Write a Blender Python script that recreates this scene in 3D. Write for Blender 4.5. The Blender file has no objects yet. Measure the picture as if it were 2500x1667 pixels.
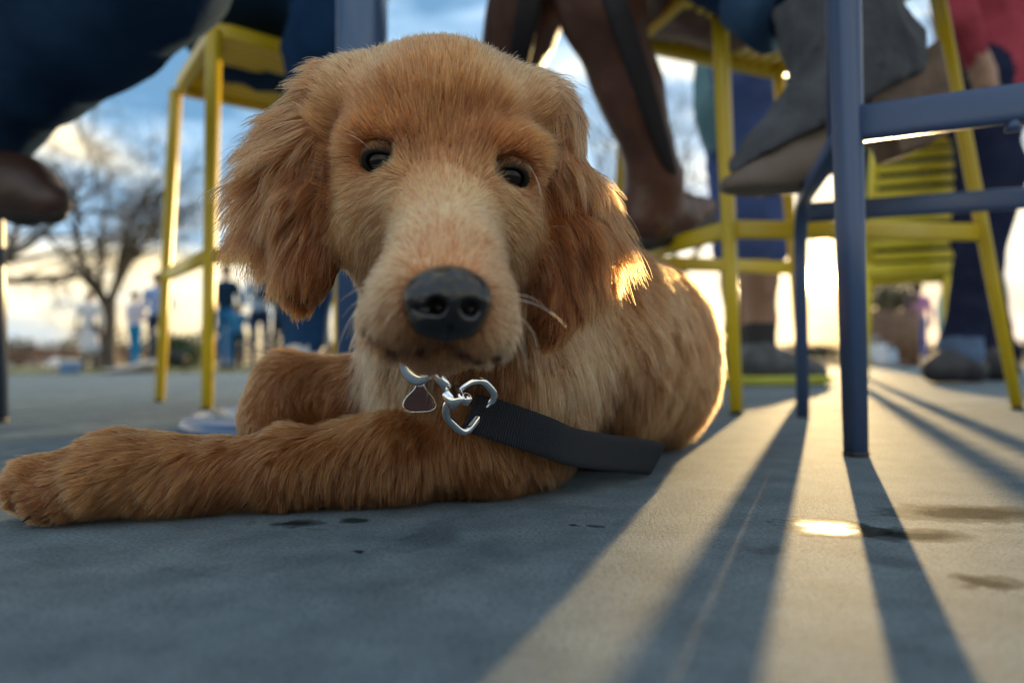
import bpy, bmesh, math, random
import numpy as np
from mathutils import Vector, Matrix, Quaternion

SC = bpy.context.scene
COL = SC.collection
RNG = np.random.default_rng(7)
random.seed(7)
R_ = math.radians

# ------------------------------------------------------------------ camera
HC = 0.084                       # lens height above the patio
F = 1667.0                       # focal length in photo pixels (24 mm on 36 mm, 2500 px wide)
f_v = Vector((0, math.cos(R_(1.6)), math.sin(R_(1.6))))
r_v = Vector((1, 0, -0.009)).normalized()
u_v = r_v.cross(f_v).normalized()
f_v = u_v.cross(r_v).normalized()
cam_d = bpy.data.cameras.new('camera')
cam_d.lens = 24.0; cam_d.sensor_width = 36.0
cam_d.clip_start = 0.01; cam_d.clip_end = 2000
cam_d.dof.use_dof = True
cam_d.dof.focus_distance = 0.358
cam_d.dof.aperture_fstop = 4.2
cam = bpy.data.objects.new('camera', cam_d); COL.objects.link(cam)
cam.matrix_world = Matrix(((r_v.x, u_v.x, -f_v.x, 0), (r_v.y, u_v.y, -f_v.y, 0), (r_v.z, u_v.z, -f_v.z, HC), (0, 0, 0, 1)))
SC.camera = cam
CAM = Vector((0, 0, HC))

def ray(x, y):
    return f_v + (x - 1250.0) / F * r_v - (y - 833.5) / F * u_v
def P(x, y, d):                  # photo pixel at world depth d (metres along Y)
    v = ray(x, y); return CAM + v * (d / v.y)
def G(x, y):                     # photo pixel on the ground
    v = ray(x, y); return CAM + v * (-HC / v.z)
def PZ(x, z, d):                 # photo column at depth d, height z
    v = ray(x, 880); p = CAM + v * (d / v.y); return Vector((p.x, p.y, z))

# ------------------------------------------------------------------ world, sun, exposure
SUN_DIR = ray(2000, 680).normalized()
SUN_EL = math.asin(SUN_DIR.z); SUN_AZ = math.atan2(SUN_DIR.x, SUN_DIR.y)
world = bpy.data.worlds.new('World'); SC.world = world; world.use_nodes = True
def build_world():
    nt = world.node_tree; N = nt.nodes; L = nt.links
    for n in list(N): N.remove(n)
    out = N.new('ShaderNodeOutputWorld'); bg = N.new('ShaderNodeBackground')
    sky = N.new('ShaderNodeTexSky'); sky.sky_type = 'NISHITA'; sky.sun_disc = False
    sky.sun_elevation = SUN_EL; sky.sun_rotation = SUN_AZ; sky.dust_density = 1.2; sky.ozone_density = 2.0; sky.air_density = 1.0
    tc = N.new('ShaderNodeTexCoord')
    mp = N.new('ShaderNodeMapping'); mp.inputs['Scale'].default_value = (2.6, 2.6, 8.0); mp.inputs['Location'].default_value = (5.5, 5.1, 1.3)
    L.new(tc.outputs['Generated'], mp.inputs['Vector'])
    no = N.new('ShaderNodeTexNoise'); no.inputs['Scale'].default_value = 1.0; no.inputs['Detail'].default_value = 5; no.inputs['Roughness'].default_value = 0.52
    no.inputs['Distortion'].default_value = 0.3
    L.new(mp.outputs[0], no.inputs['Vector'])
    # cloud colour: blue grey bellies to cream lit cloud
    cr = N.new('ShaderNodeValToRGB'); L.new(no.outputs['Fac'], cr.inputs['Fac'])
    e = cr.color_ramp.elements
    e[0].position = 0.36; e[0].color = (.42, .95, 1.6, 1)
    e[1].position = 0.66; e[1].color = (4.6, 3.7, 2.2, 1)
    m = cr.color_ramp.elements.new(0.46); m.color = (1.3, 2.0, 2.75, 1)
    m = cr.color_ramp.elements.new(0.54); m.color = (3.1, 3.2, 3.0, 1)
    mix = N.new('ShaderNodeMixRGB'); mix.inputs['Fac'].default_value = 0.91
    L.new(sky.outputs[0], mix.inputs[1]); L.new(cr.outputs[0], mix.inputs[2])
    # bright haze towards the horizon
    sep = N.new('ShaderNodeSeparateXYZ'); L.new(tc.outputs['Generated'], sep.inputs[0])
    hz = N.new('ShaderNodeMapRange'); hz.inputs['From Min'].default_value = 0.0; hz.inputs['From Max'].default_value = 0.17
    hz.inputs['To Min'].default_value = 0.75; hz.inputs['To Max'].default_value = 0.0
    L.new(sep.outputs['Z'], hz.inputs['Value'])
    no2 = N.new('ShaderNodeTexNoise'); no2.inputs['Scale'].default_value = 2.2; no2.inputs['Detail'].default_value = 3
    L.new(mp.outputs[0], no2.inputs['Vector'])
    mr2 = N.new('ShaderNodeMapRange'); mr2.inputs['From Min'].default_value = 0.38; mr2.inputs['From Max'].default_value = 0.58
    mr2.inputs['To Min'].default_value = 0.15; mr2.inputs['To Max'].default_value = 1.1
    L.new(no2.outputs['Fac'], mr2.inputs['Value'])
    mu = N.new('ShaderNodeMath'); mu.operation = 'MULTIPLY'; mu.use_clamp = True
    L.new(hz.outputs[0], mu.inputs[0]); L.new(mr2.outputs[0], mu.inputs[1])
    mix2 = N.new('ShaderNodeMixRGB'); mix2.inputs[2].default_value = (3.9, 2.8, 1.15, 1)
    L.new(mu.outputs[0], mix2.inputs['Fac']); L.new(mix.outputs[0], mix2.inputs[1])
    # glow of the low sun in the sky
    dt = N.new('ShaderNodeVectorMath'); dt.operation = 'DOT_PRODUCT'
    nrm = N.new('ShaderNodeVectorMath'); nrm.operation = 'NORMALIZE'; L.new(tc.outputs['Generated'], nrm.inputs[0])
    L.new(nrm.outputs[0], dt.inputs[0]); dt.inputs[1].default_value = SUN_DIR
    prev = mix2
    for pw, colr in ((90, (1.4, .8, .15, 1)), (1500, (9, 5.5, 1.2, 1)), (14000, (400, 320, 170, 1))):
        po = N.new('ShaderNodeMath'); po.operation = 'POWER'; po.inputs[1].default_value = pw
        mx = N.new('ShaderNodeMath'); mx.operation = 'MAXIMUM'; mx.inputs[1].default_value = 0.0
        L.new(dt.outputs['Value'], mx.inputs[0]); L.new(mx.outputs[0], po.inputs[0])
        ad = N.new('ShaderNodeMixRGB'); ad.blend_type = 'ADD'; ad.inputs[2].default_value = colr
        L.new(po.outputs[0], ad.inputs['Fac']); L.new(prev.outputs[0], ad.inputs[1]); prev = ad
    L.new(prev.outputs[0], bg.inputs['Color']); bg.inputs['Strength'].default_value = 0.1
    L.new(bg.outputs[0], out.inputs['Surface'])
build_world()
sun_d = bpy.data.lights.new('sun', 'SUN'); sun_d.energy = 2.0; sun_d.angle = R_(0.55); sun_d.color = (1.0, 0.70, 0.32)
sun = bpy.data.objects.new('sun', sun_d); COL.objects.link(sun)
sun.rotation_euler = (-SUN_DIR).to_track_quat('-Z', 'Y').to_euler(); sun.location = SUN_DIR * 50
SC.view_settings.view_transform = 'Standard'; SC.view_settings.look = 'None'
SC.view_settings.exposure = 2.0; SC.view_settings.gamma = 1.0; SC.view_settings.use_curve_mapping = False
SC.render.engine = 'CYCLES'
cy = SC.cycles
cy.use_denoising = True
try: cy.denoiser = 'OPENIMAGEDENOISE'; cy.denoising_input_passes = 'RGB_ALBEDO_NORMAL'; cy.denoising_prefilter = 'ACCURATE'
except Exception: pass
cy.use_adaptive_sampling = True; cy.adaptive_threshold = 0.012
cy.max_bounces = 8; cy.diffuse_bounces = 3; cy.glossy_bounces = 3; cy.transmission_bounces = 6; cy.transparent_max_bounces = 8
cy.sample_clamp_indirect = 6.0; cy.caustics_reflective = False; cy.caustics_refractive = False
try: SC.cycles_curves.shape = 'RIBBONS'; SC.cycles_curves.subdivisions = 2
except Exception: pass
SC.render.film_transparent = False

HOOKS = []                       # functions that press the puppy's coat down under the leash
# ------------------------------------------------------------------ materials
MATS = {}
def mat(name, col, rough=0.6, metal=0.0, noise=None, bump=None, spec=0.5, coat=0.0, sheen=0.0):
    """noise=(scale, amount, colour2), bump=(scale, strength)"""
    if name in MATS: return MATS[name]
    m = bpy.data.materials.new(name); m.use_nodes = True; MATS[name] = m
    nt = m.node_tree; N = nt.nodes; L = nt.links; b = N['Principled BSDF']
    b.inputs['Base Color'].default_value = (*col, 1); b.inputs['Roughness'].default_value = rough
    b.inputs['Metallic'].default_value = metal; b.inputs['Specular IOR Level'].default_value = spec
    b.inputs['Coat Weight'].default_value = coat; b.inputs['Sheen Weight'].default_value = sheen
    tc = N.new('ShaderNodeTexCoord')
    if noise:
        n = N.new('ShaderNodeTexNoise'); n.inputs['Scale'].default_value = noise[0]; n.inputs['Detail'].default_value = 6
        L.new(tc.outputs['Object'], n.inputs['Vector'])
        mr = N.new('ShaderNodeMapRange'); mr.inputs['From Min'].default_value = 0.35; mr.inputs['From Max'].default_value = 0.65
        mr.inputs['To Max'].default_value = noise[1]; L.new(n.outputs['Fac'], mr.inputs['Value'])
        mx = N.new('ShaderNodeMixRGB'); mx.inputs[1].default_value = (*col, 1); mx.inputs[2].default_value = (*noise[2], 1)
        L.new(mr.outputs[0], mx.inputs['Fac']); L.new(mx.outputs[0], b.inputs['Base Color'])
    if bump:
        n = N.new('ShaderNodeTexNoise'); n.inputs['Scale'].default_value = bump[0]; n.inputs['Detail'].default_value = 5
        L.new(tc.outputs['Object'], n.inputs['Vector'])
        bp = N.new('ShaderNodeBump'); bp.inputs['Strength'].default_value = bump[1]; bp.inputs['Distance'].default_value = 0.01
        L.new(n.outputs['Fac'], bp.inputs['Height']); L.new(bp.outputs[0], b.inputs['Normal'])
    return m

# ------------------------------------------------------------------ object helpers
def tag(o, label=None, cat=None, group=None, kind=None):
    if label: o['label'] = label
    if cat: o['category'] = cat
    if group: o['group'] = group
    if kind: o['kind'] = kind
    return o
def empty(name, loc=(0, 0, 0), label=None, cat=None, group=None):
    o = bpy.data.objects.new(name, None); COL.objects.link(o); o.location = loc; o.empty_display_size = 0.05
    return tag(o, label, cat, group)
def mesh_obj(name, verts, faces, material=None, parent=None, smooth=True, mat_idx=None):
    me = bpy.data.meshes.new(name); me.from_pydata([tuple(v) for v in verts], [], [tuple(f) for f in faces])
    for m in (material if isinstance(material, (list, tuple)) else [material]):
        if m: me.materials.append(m)
    if mat_idx is not None: me.polygons.foreach_set('material_index', np.asarray(mat_idx, np.int32))
    me.polygons.foreach_set('use_smooth', [smooth] * len(me.polygons)); me.update()
    o = bpy.data.objects.new(name, me); COL.objects.link(o)
    if parent:
        o.parent = parent; o.matrix_parent_inverse = Matrix.Translation(parent.location).inverted()
    return o
def bm_obj(name, bm, material, parent=None, smooth=True):
    me = bpy.data.meshes.new(name); bm.to_mesh(me); bm.free()
    if material: me.materials.append(material)
    me.polygons.foreach_set('use_smooth', [smooth] * len(me.polygons))
    o = bpy.data.objects.new(name, me); COL.objects.link(o)
    if parent:
        o.parent = parent; o.matrix_parent_inverse = Matrix.Translation(parent.location).inverted()
    return o
def fillet(pts, rad, n=6):
    pts = [Vector(p) for p in pts]; out = [pts[0]]
    for i in range(1, len(pts) - 1):
        a, b, c = pts[i - 1], pts[i], pts[i + 1]
        u = (a - b); v = (c - b); r = min(rad, u.length * .45, v.length * .45)
        p0 = b + u.normalized() * r; p2 = b + v.normalized() * r
        for k in range(n + 1):
            t = k / n; out.append(p0 * (1 - t) ** 2 + b * 2 * t * (1 - t) + p2 * t * t)
    out.append(pts[-1]); return out
def sweep_data(path, w, t, up=(0, 0, 1), power=4.0, nseg=14, closed=False):
    """tube of super-elliptic section; w across (tangent x up), t along up. w, t may be lists"""
    path = [Vector(p) for p in path]; n = len(path); V = []; Fc = []; up = Vector(up)
    for i, p in enumerate(path):
        if closed: tg = (path[(i + 1) % n] - path[i - 1]).normalized()
        else: tg = (path[min(i + 1, n - 1)] - path[max(i - 1, 0)]).normalized()
        sd = tg.cross(up)
        if sd.length < 1e-4: sd = tg.cross(Vector((1, 0, 0)))
        sd.normalize(); u2 = sd.cross(tg).normalized()
        ww = w[i] if isinstance(w, (list, tuple)) else w; tt = t[i] if isinstance(t, (list, tuple)) else t
        for k in range(nseg):
            a = 2 * math.pi * (k + .5) / nseg; c, s = math.cos(a), math.sin(a)
            x = math.copysign(abs(c) ** (2 / power), c) * ww / 2; y = math.copysign(abs(s) ** (2 / power), s) * tt / 2
            V.append(p + sd * x + u2 * y)
    m = n if closed else n - 1
    for i in range(m):
        for k in range(nseg):
            a = i * nseg + k; b = i * nseg + (k + 1) % nseg; j = (i + 1) % n
            Fc.append((a, b, j * nseg + (k + 1) % nseg, j * nseg + k))
    if not closed:
        Fc.append(tuple(reversed(range(nseg)))); Fc.append(tuple(range((n - 1) * nseg, n * nseg)))
    return V, Fc
def sweep(name, path, w, t, material, parent=None, up=(0, 0, 1), **kw):
    V, Fc = sweep_data(path, w, t, up, **kw); return mesh_obj(name, V, Fc, material, parent)
def lathe(name, prof, material, parent=None, loc=(0, 0, 0), n=48):
    V = []; Fc = []; loc = Vector(loc)
    for r, z in prof:
        for k in range(n):
            a = 2 * math.pi * k / n; V.append(loc + Vector((r * math.cos(a), r * math.sin(a), z)))
    for i in range(len(prof) - 1):
        for k in range(n): Fc.append((i * n + k, i * n + (k + 1) % n, (i + 1) * n + (k + 1) % n, (i + 1) * n + k))
    Fc.append(tuple(reversed(range(n)))); Fc.append(tuple(range((len(prof) - 1) * n, len(prof) * n)))
    return mesh_obj(name, V, Fc, material, parent)

# ------------------------------------------------------------------ implicit surfaces
class Field:
    def __init__(s, lo, hi, vox):
        s.lo = np.array(lo, np.float32); s.vox = vox
        n = np.ceil((np.array(hi) - np.array(lo)) / vox).astype(int) + 1
        s.ax = [s.lo[i] + vox * np.arange(n[i], dtype=np.float32) for i in range(3)]
        s.f = np.full(n, 0.06, np.float32); s.lab = np.zeros(n, np.int8)
    def sl(s, lo, hi):
        r = []
        for i in range(3):
            a = max(0, int((lo[i] - s.lo[i]) / s.vox) - 1); b = min(s.f.shape[i], int((hi[i] - s.lo[i]) / s.vox) + 3)
            r.append(slice(a, max(a, b)))
        return tuple(r)
    def grid(s, q): return s.ax[0][q[0]][:, None, None], s.ax[1][q[1]][None, :, None], s.ax[2][q[2]][None, None, :]
    def put(s, q, d, k, lab, sub=False):
        f = s.f[q]
        if sub:
            d = -d; h = np.clip(k - np.abs(f - d), 0, None) / k; s.f[q] = np.maximum(f, d) + h * h * k * .25; return
        h = np.clip(k - np.abs(f - d), 0, None) / k
        s.lab[q] = np.where(d < f, lab, s.lab[q]); s.f[q] = np.minimum(f, d) - h * h * k * .25
    def ell(s, c, r, k=.01, lab=0, rot=None, sub=False):
        c = np.array(c, np.float32); r = np.array(r if hasattr(r, '__len__') else (r, r, r), np.float32)
        m = float(r.max()) + k + .02 + 2 * s.vox
        q = s.sl(c - m, c + m); X, Y, Z = s.grid(q)
        if s.f[q].size == 0: return
        x = X - c[0]; y = Y - c[1]; z = Z - c[2]
        if rot is not None:
            M = np.array(rot.to_3x3().transposed(), np.float32)
            x, y, z = (M[0, 0] * x + M[0, 1] * y + M[0, 2] * z, M[1, 0] * x + M[1, 1] * y + M[1, 2] * z, M[2, 0] * x + M[2, 1] * y + M[2, 2] * z)
        k0 = np.sqrt((x / r[0]) ** 2 + (y / r[1]) ** 2 + (z / r[2]) ** 2)
        k1 = np.sqrt((x / r[0] ** 2) ** 2 + (y / r[1] ** 2) ** 2 + (z / r[2] ** 2) ** 2) + 1e-9
        s.put(q, k0 * (k0 - 1) / k1, k, lab, sub)
    def cone(s, a, b, ra, rb, k=.01, lab=0, sub=False):
        a = np.array(a, np.float32); b = np.array(b, np.float32); m = max(ra, rb) + k + .02 + 2 * s.vox
        q = s.sl(np.minimum(a, b) - m, np.maximum(a, b) + m); X, Y, Z = s.grid(q)
        if s.f[q].size == 0: return
        ba = b - a; t = np.clip(((X - a[0]) * ba[0] + (Y - a[1]) * ba[1] + (Z - a[2]) * ba[2]) / float((ba * ba).sum() + 1e-12), 0, 1)
        d = np.sqrt((X - a[0] - t * ba[0]) ** 2 + (Y - a[1] - t * ba[1]) ** 2 + (Z - a[2] - t * ba[2]) ** 2) - (ra + (rb - ra) * t)
        s.put(q, d, k, lab, sub)
    def chain(s, pts, k=.01, lab=0):
        for (a, ra), (b, rb) in zip(pts[:-1], pts[1:]): s.cone(a, b, ra, rb, k, lab)
    def wrinkle(s, amp, freq, seed=1, stretch=(1, 1, 1)):
        I = np.nonzero(np.abs(s.f) < .03); p = np.stack([s.ax[k][I[k]] for k in range(3)], 1) * np.array(stretch, np.float32)
        rg = np.random.default_rng(seed); w = np.zeros_like(p)
        for k in range(4): W = rg.normal(size=(3, 3)) * freq * .5; w += np.sin(p @ W + rg.uniform(0, 6.28, 3))
        a = np.zeros(len(p))
        for k in range(4):
            d = rg.normal(size=3); d /= np.linalg.norm(d); a += (1 - np.abs(np.sin(p @ d * freq * (1 + .5 * k) + w[:, k % 3] * 1.3 + rg.uniform(0, 6)))) ** 2 * (.7 ** k)
        s.f[I] -= (amp * (a - .55)).astype(np.float32)
    def cut_below(s, z0): s.f = np.maximum(s.f, (z0 - s.ax[2])[None, None, :])
    def blur(s, n=1):
        f = s.f
        for _ in range(n):
            for ax in range(3):
                g = f.copy(); a = [slice(None)] * 3; b = [slice(None)] * 3; c = [slice(None)] * 3
                a[ax] = slice(0, -2); b[ax] = slice(1, -1); c[ax] = slice(2, None)
                g[tuple(b)] = .25 * f[tuple(a)] + .5 * f[tuple(b)] + .25 * f[tuple(c)]; f = g
        s.f = f
    def nets(s):
        f = s.f; sg = f < 0; nx, ny, nz = f.shape
        off = [(i, j, k) for i in (0, 1) for j in (0, 1) for k in (0, 1)]
        cnt = np.zeros((nx - 1, ny - 1, nz - 1), np.int8)
        for i, j, k in off: cnt += sg[i:nx - 1 + i, j:ny - 1 + j, k:nz - 1 + k]
        act = (cnt > 0) & (cnt < 8); I, J, K = np.nonzero(act)
        idx = np.full(act.shape, -1, np.int32); idx[I, J, K] = np.arange(len(I))
        v = [f[I + i, J + j, K + k] for i, j, k in off]
        acc = np.zeros((len(I), 3), np.float32); w = np.zeros(len(I), np.float32)
        for a in range(8):
            for b in range(a + 1, 8):
                if sum(abs(off[a][t] - off[b][t]) for t in range(3)) != 1: continue
                m = (v[a] < 0) != (v[b] < 0); den = v[a] - v[b]; t = np.where(m, v[a] / np.where(np.abs(den) < 1e-12, 1, den), 0)
                for ax in range(3): acc[:, ax] += np.where(m, off[a][ax] + t * (off[b][ax] - off[a][ax]), 0)
                w += m
        V = s.lo + s.vox * (np.stack([I, J, K], 1) + acc / w[:, None])
        quads = []
        for ax in range(3):
            o1, o2 = [(1, 2), (2, 0), (0, 1)][ax]
            sa = [slice(None)] * 3; sb = [slice(None)] * 3; sa[ax] = slice(0, -1); sb[ax] = slice(1, None)
            A = sg[tuple(sa)]; B = sg[tuple(sb)]; ch = A != B
            E = np.stack(np.nonzero(ch), 1); n = np.array(f.shape)
            ok = (E[:, o1] > 0) & (E[:, o2] > 0) & (E[:, o1] < n[o1] - 1) & (E[:, o2] < n[o2] - 1); E = E[ok]
            def cell(d1, d2):
                e = E.copy(); e[:, o1] += d1; e[:, o2] += d2; return idx[e[:, 0], e[:, 1], e[:, 2]]
            qd = np.stack([cell(-1, -1), cell(0, -1), cell(0, 0), cell(-1, 0)], 1)
            inv = ~A[E[:, 0], E[:, 1], E[:, 2]]; qd[inv] = qd[inv][:, ::-1]; quads.append(qd)
        Q = np.concatenate(quads); Q = Q[(Q >= 0).all(1)]
        lab = s.lab[np.minimum(I + 1, nx - 1), np.minimum(J + 1, ny - 1), np.minimum(K + 1, nz - 1)]
        return V, Q, lab
    def obj(s, name, mats, parent=None, relax=1):
        V, Q, lab = s.nets(); V = relaxed(V, Q, relax)
        o = np_mesh(name, V, Q, mats, parent, lab[Q[:, 0]] if isinstance(mats, (list, tuple)) else None)
        return o
def relaxed(V, Q, n):
    V = V.copy()
    for _ in range(n):
        acc = np.zeros_like(V); c = np.zeros(len(V), np.float32)
        for a, b in ((0, 1), (1, 2), (2, 3), (3, 0)):
            for x, y in ((a, b), (b, a)):
                for ax in range(3): acc[:, ax] += np.bincount(Q[:, x], V[Q[:, y], ax], len(V))
                c += np.bincount(Q[:, x], minlength=len(V))
        V = V * .5 + .5 * acc / np.maximum(c, 1)[:, None]
    return V
def np_mesh(name, V, Q, mats, parent=None, midx=None):
    me = bpy.data.meshes.new(name); n = len(Q)
    me.vertices.add(len(V)); me.vertices.foreach_set('co', np.ascontiguousarray(V, np.float32).ravel())
    me.loops.add(n * 4); me.loops.foreach_set('vertex_index', np.ascontiguousarray(Q, np.int32).ravel())
    me.polygons.add(n); me.polygons.foreach_set('loop_start', np.arange(0, n * 4, 4, dtype=np.int32))
    for m in (mats if isinstance(mats, (list, tuple)) else [mats]): me.materials.append(m)
    if midx is not None: me.polygons.foreach_set('material_index', np.asarray(midx, np.int32))
    me.polygons.foreach_set('use_smooth', np.ones(n, bool)); me.update(calc_edges=True); me.validate()
    o = bpy.data.objects.new(name, me); COL.objects.link(o)
    if parent: o.parent = parent; o.matrix_parent_inverse = Matrix.Translation(parent.location).inverted()
    return o


# ------------------------------------------------------------------ ground
def stain_mask(nt, geo, spots, warp, edge=(.38, .52)):
    N = nt.nodes; L = nt.links; prev = None
    add = N.new('ShaderNodeVectorMath'); add.operation = 'ADD'; L.new(geo, add.inputs[0]); L.new(warp, add.inputs[1])
    for (cx, cy, hw, hh, st) in spots:
        c = G(cx, cy); d = c.y; hx = hw * d / F; hy = max(.004, abs(G(cx, cy - hh).y - G(cx, cy + hh).y) / 2)
        s1 = N.new('ShaderNodeVectorMath'); s1.operation = 'SUBTRACT'; s1.inputs[1].default_value = (c.x, c.y, 0); L.new(add.outputs[0], s1.inputs[0])
        s2 = N.new('ShaderNodeVectorMath'); s2.operation = 'MULTIPLY'; s2.inputs[1].default_value = (1 / hx, 1 / hy, 0); L.new(s1.outputs[0], s2.inputs[0])
        ln = N.new('ShaderNodeVectorMath'); ln.operation = 'LENGTH'; L.new(s2.outputs[0], ln.inputs[0])
        mr = N.new('ShaderNodeMapRange'); mr.inputs['From Min'].default_value = 1.45; mr.inputs['From Max'].default_value = 0.45
        mr.inputs['To Max'].default_value = st; L.new(ln.outputs['Value'], mr.inputs['Value'])
        if prev is None: prev = mr.outputs[0]
        else:
            mx = N.new('ShaderNodeMath'); mx.operation = 'MAXIMUM'; L.new(prev, mx.inputs[0]); L.new(mr.outputs[0], mx.inputs[1]); prev = mx.outputs[0]
    nz = N.new('ShaderNodeTexNoise'); nz.inputs['Scale'].default_value = 110; nz.inputs['Detail'].default_value = 7; nz.inputs['Roughness'].default_value = .62; L.new(geo, nz.inputs['Vector'])
    sb = N.new('ShaderNodeMath'); sb.operation = 'MULTIPLY_ADD'; sb.inputs[1].default_value = 1.5; sb.inputs[2].default_value = -.75; L.new(nz.outputs['Fac'], sb.inputs[0])
    ad = N.new('ShaderNodeMath'); ad.operation = 'ADD'; L.new(prev, ad.inputs[0]); L.new(sb.outputs[0], ad.inputs[1])
    fin = N.new('ShaderNodeMapRange'); fin.inputs['From Min'].default_value = edge[0]; fin.inputs['From Max'].default_value = edge[1]; fin.interpolation_type = 'SMOOTHSTEP'; L.new(ad.outputs[0], fin.inputs['Value'])
    fm = N.new('ShaderNodeMath'); fm.operation = 'MULTIPLY'; L.new(fin.outputs[0], fm.inputs[0]); L.new(prev, fm.inputs[1]); fm.use_clamp = True
    return fm.outputs[0]
def concrete():
    m = bpy.data.materials.new('concrete'); m.use_nodes = True; nt = m.node_tree; N = nt.nodes; L = nt.links; b = N['Principled BSDF']
    ge = N.new('ShaderNodeNewGeometry'); pos = ge.outputs['Position']
    def noise(sc, det=6, ro=.55):
        n = N.new('ShaderNodeTexNoise'); n.inputs['Scale'].default_value = sc; n.inputs['Detail'].default_value = det
        n.inputs['Roughness'].default_value = ro; L.new(pos, n.inputs['Vector']); return n
    n1 = noise(3.5); n2 = noise(28, 8, .6); n3 = noise(520, 5, .66); n4 = noise(2600, 2, .5)
    cr = N.new('ShaderNodeValToRGB'); L.new(n1.outputs['Fac'], cr.inputs['Fac'])
    cr.color_ramp.elements[0].position = .3; cr.color_ramp.elements[0].color = (.125, .182, .228, 1)
    cr.color_ramp.elements[1].position = .7; cr.color_ramp.elements[1].color = (.20, .25, .288, 1)
    cr2 = N.new('ShaderNodeValToRGB'); L.new(n2.outputs['Fac'], cr2.inputs['Fac'])
    cr2.color_ramp.elements[0].position = .33; cr2.color_ramp.elements[0].color = (.70, .71, .73, 1)
    cr2.color_ramp.elements[1].position = .62; cr2.color_ramp.elements[1].color = (1.05, 1.05, 1.04, 1)
    mu = N.new('ShaderNodeMixRGB'); mu.blend_type = 'MULTIPLY'; mu.inputs['Fac'].default_value = 1; L.new(cr.outputs[0], mu.inputs[1]); L.new(cr2.outputs[0], mu.inputs[2])
    cr3 = N.new('ShaderNodeValToRGB'); L.new(n3.outputs['Fac'], cr3.inputs['Fac'])
    cr3.color_ramp.elements[0].position = .36; cr3.color_ramp.elements[0].color = (.52, .52, .53, 1)
    cr3.color_ramp.elements[1].position = .55; cr3.color_ramp.elements[1].color = (1.04, 1.04, 1.04, 1)
    mu2 = N.new('ShaderNodeMixRGB'); mu2.blend_type = 'MULTIPLY'; mu2.inputs['Fac'].default_value = .8; L.new(mu.outputs[0], mu2.inputs[1]); L.new(cr3.outputs[0], mu2.inputs[2])
    # warp for the outlines of the stains
    wn = N.new('ShaderNodeTexNoise'); wn.inputs['Scale'].default_value = 55; wn.inputs['Detail'].default_value = 8; L.new(pos, wn.inputs['Vector'])
    ws = N.new('ShaderNodeVectorMath'); ws.operation = 'SUBTRACT'; ws.inputs[1].default_value = (.5, .5, .5); L.new(wn.outputs['Color'], ws.inputs[0])
    wm = N.new('ShaderNodeVectorMath'); wm.operation = 'MULTIPLY'; wm.inputs[1].default_value = (.030, .020, 0); L.new(ws.outputs[0], wm.inputs[0])
    wet = stain_mask(nt, pos, [(2015, 1288, 112, 26, .9), (2120, 1300, 60, 14, .8)], wm.outputs[0])
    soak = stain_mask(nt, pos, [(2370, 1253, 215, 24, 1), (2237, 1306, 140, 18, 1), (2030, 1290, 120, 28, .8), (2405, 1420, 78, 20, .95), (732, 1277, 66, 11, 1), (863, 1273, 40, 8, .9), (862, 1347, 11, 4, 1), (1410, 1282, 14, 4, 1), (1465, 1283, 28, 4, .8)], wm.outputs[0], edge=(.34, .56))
    damp = stain_mask(nt, pos, [(1060, 1303, 88, 36, .8), (1855, 1342, 62, 16, .8), (2185, 1372, 70, 22, .7), (2440, 1296, 70, 10, .7), (619, 1276, 22, 7, .7), (773, 1292, 32, 4, .7),
                                (480, 1390, 160, 18, .45), (1420, 1240, 60, 7, .5), (2300, 1345, 60, 8, .4), (1560, 1322, 25, 5, .4), (300, 1500, 120, 30, .35), (1180, 1540, 150, 30, .35), (2380, 1530, 120, 30, .4)], wm.outputs[0], edge=(.2, .62))
    dk = N.new('ShaderNodeMixRGB'); dk.blend_type = 'MULTIPLY'; dk.inputs[2].default_value = (.55, .56, .58, 1); L.new(damp, dk.inputs['Fac']); L.new(mu2.outputs[0], dk.inputs[1])
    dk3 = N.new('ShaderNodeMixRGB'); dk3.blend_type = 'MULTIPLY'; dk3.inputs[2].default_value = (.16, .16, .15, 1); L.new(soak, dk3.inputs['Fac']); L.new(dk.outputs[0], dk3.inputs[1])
    dk2 = N.new('ShaderNodeMixRGB'); dk2.blend_type = 'MULTIPLY'; dk2.inputs[2].default_value = (.26, .255, .24, 1); w5 = N.new('ShaderNodeMath'); w5.operation = 'POWER'; w5.inputs[1].default_value = .45; L.new(wet, w5.inputs[0]); L.new(w5.outputs[0], dk2.inputs['Fac']); L.new(dk3.outputs[0], dk2.inputs[1])
    L.new(dk2.outputs[0], b.inputs['Base Color'])
    rg = N.new('ShaderNodeMapRange'); rg.inputs['To Min'].default_value = .76; rg.inputs['To Max'].default_value = .24; w6 = N.new('ShaderNodeMath'); w6.operation = 'POWER'; w6.inputs[1].default_value = 5.0; L.new(wet, w6.inputs[0]); L.new(w6.outputs[0], rg.inputs['Value']); L.new(rg.outputs[0], b.inputs['Roughness'])
    sp = N.new('ShaderNodeMapRange'); sp.inputs['To Min'].default_value = .12; sp.inputs['To Max'].default_value = .01; L.new(soak, sp.inputs['Value']); L.new(sp.outputs[0], b.inputs['Specular IOR Level'])
    # relief: pores and trowel marks, flattened where water stands
    a1 = N.new('ShaderNodeMath'); a1.operation = 'MULTIPLY_ADD'; a1.inputs[1].default_value = .45; L.new(n4.outputs['Fac'], a1.inputs[0]); L.new(n3.outputs['Fac'], a1.inputs[2])
    mpv = N.new('ShaderNodeMapping'); mpv.inputs['Scale'].default_value = (170, 800, 1); mpv.inputs['Rotation'].default_value = (0, 0, .25); L.new(pos, mpv.inputs['Vector'])
    n5 = N.new('ShaderNodeTexNoise'); n5.inputs['Scale'].default_value = 1; n5.inputs['Detail'].default_value = 4; L.new(mpv.outputs[0], n5.inputs['Vector'])
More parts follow.
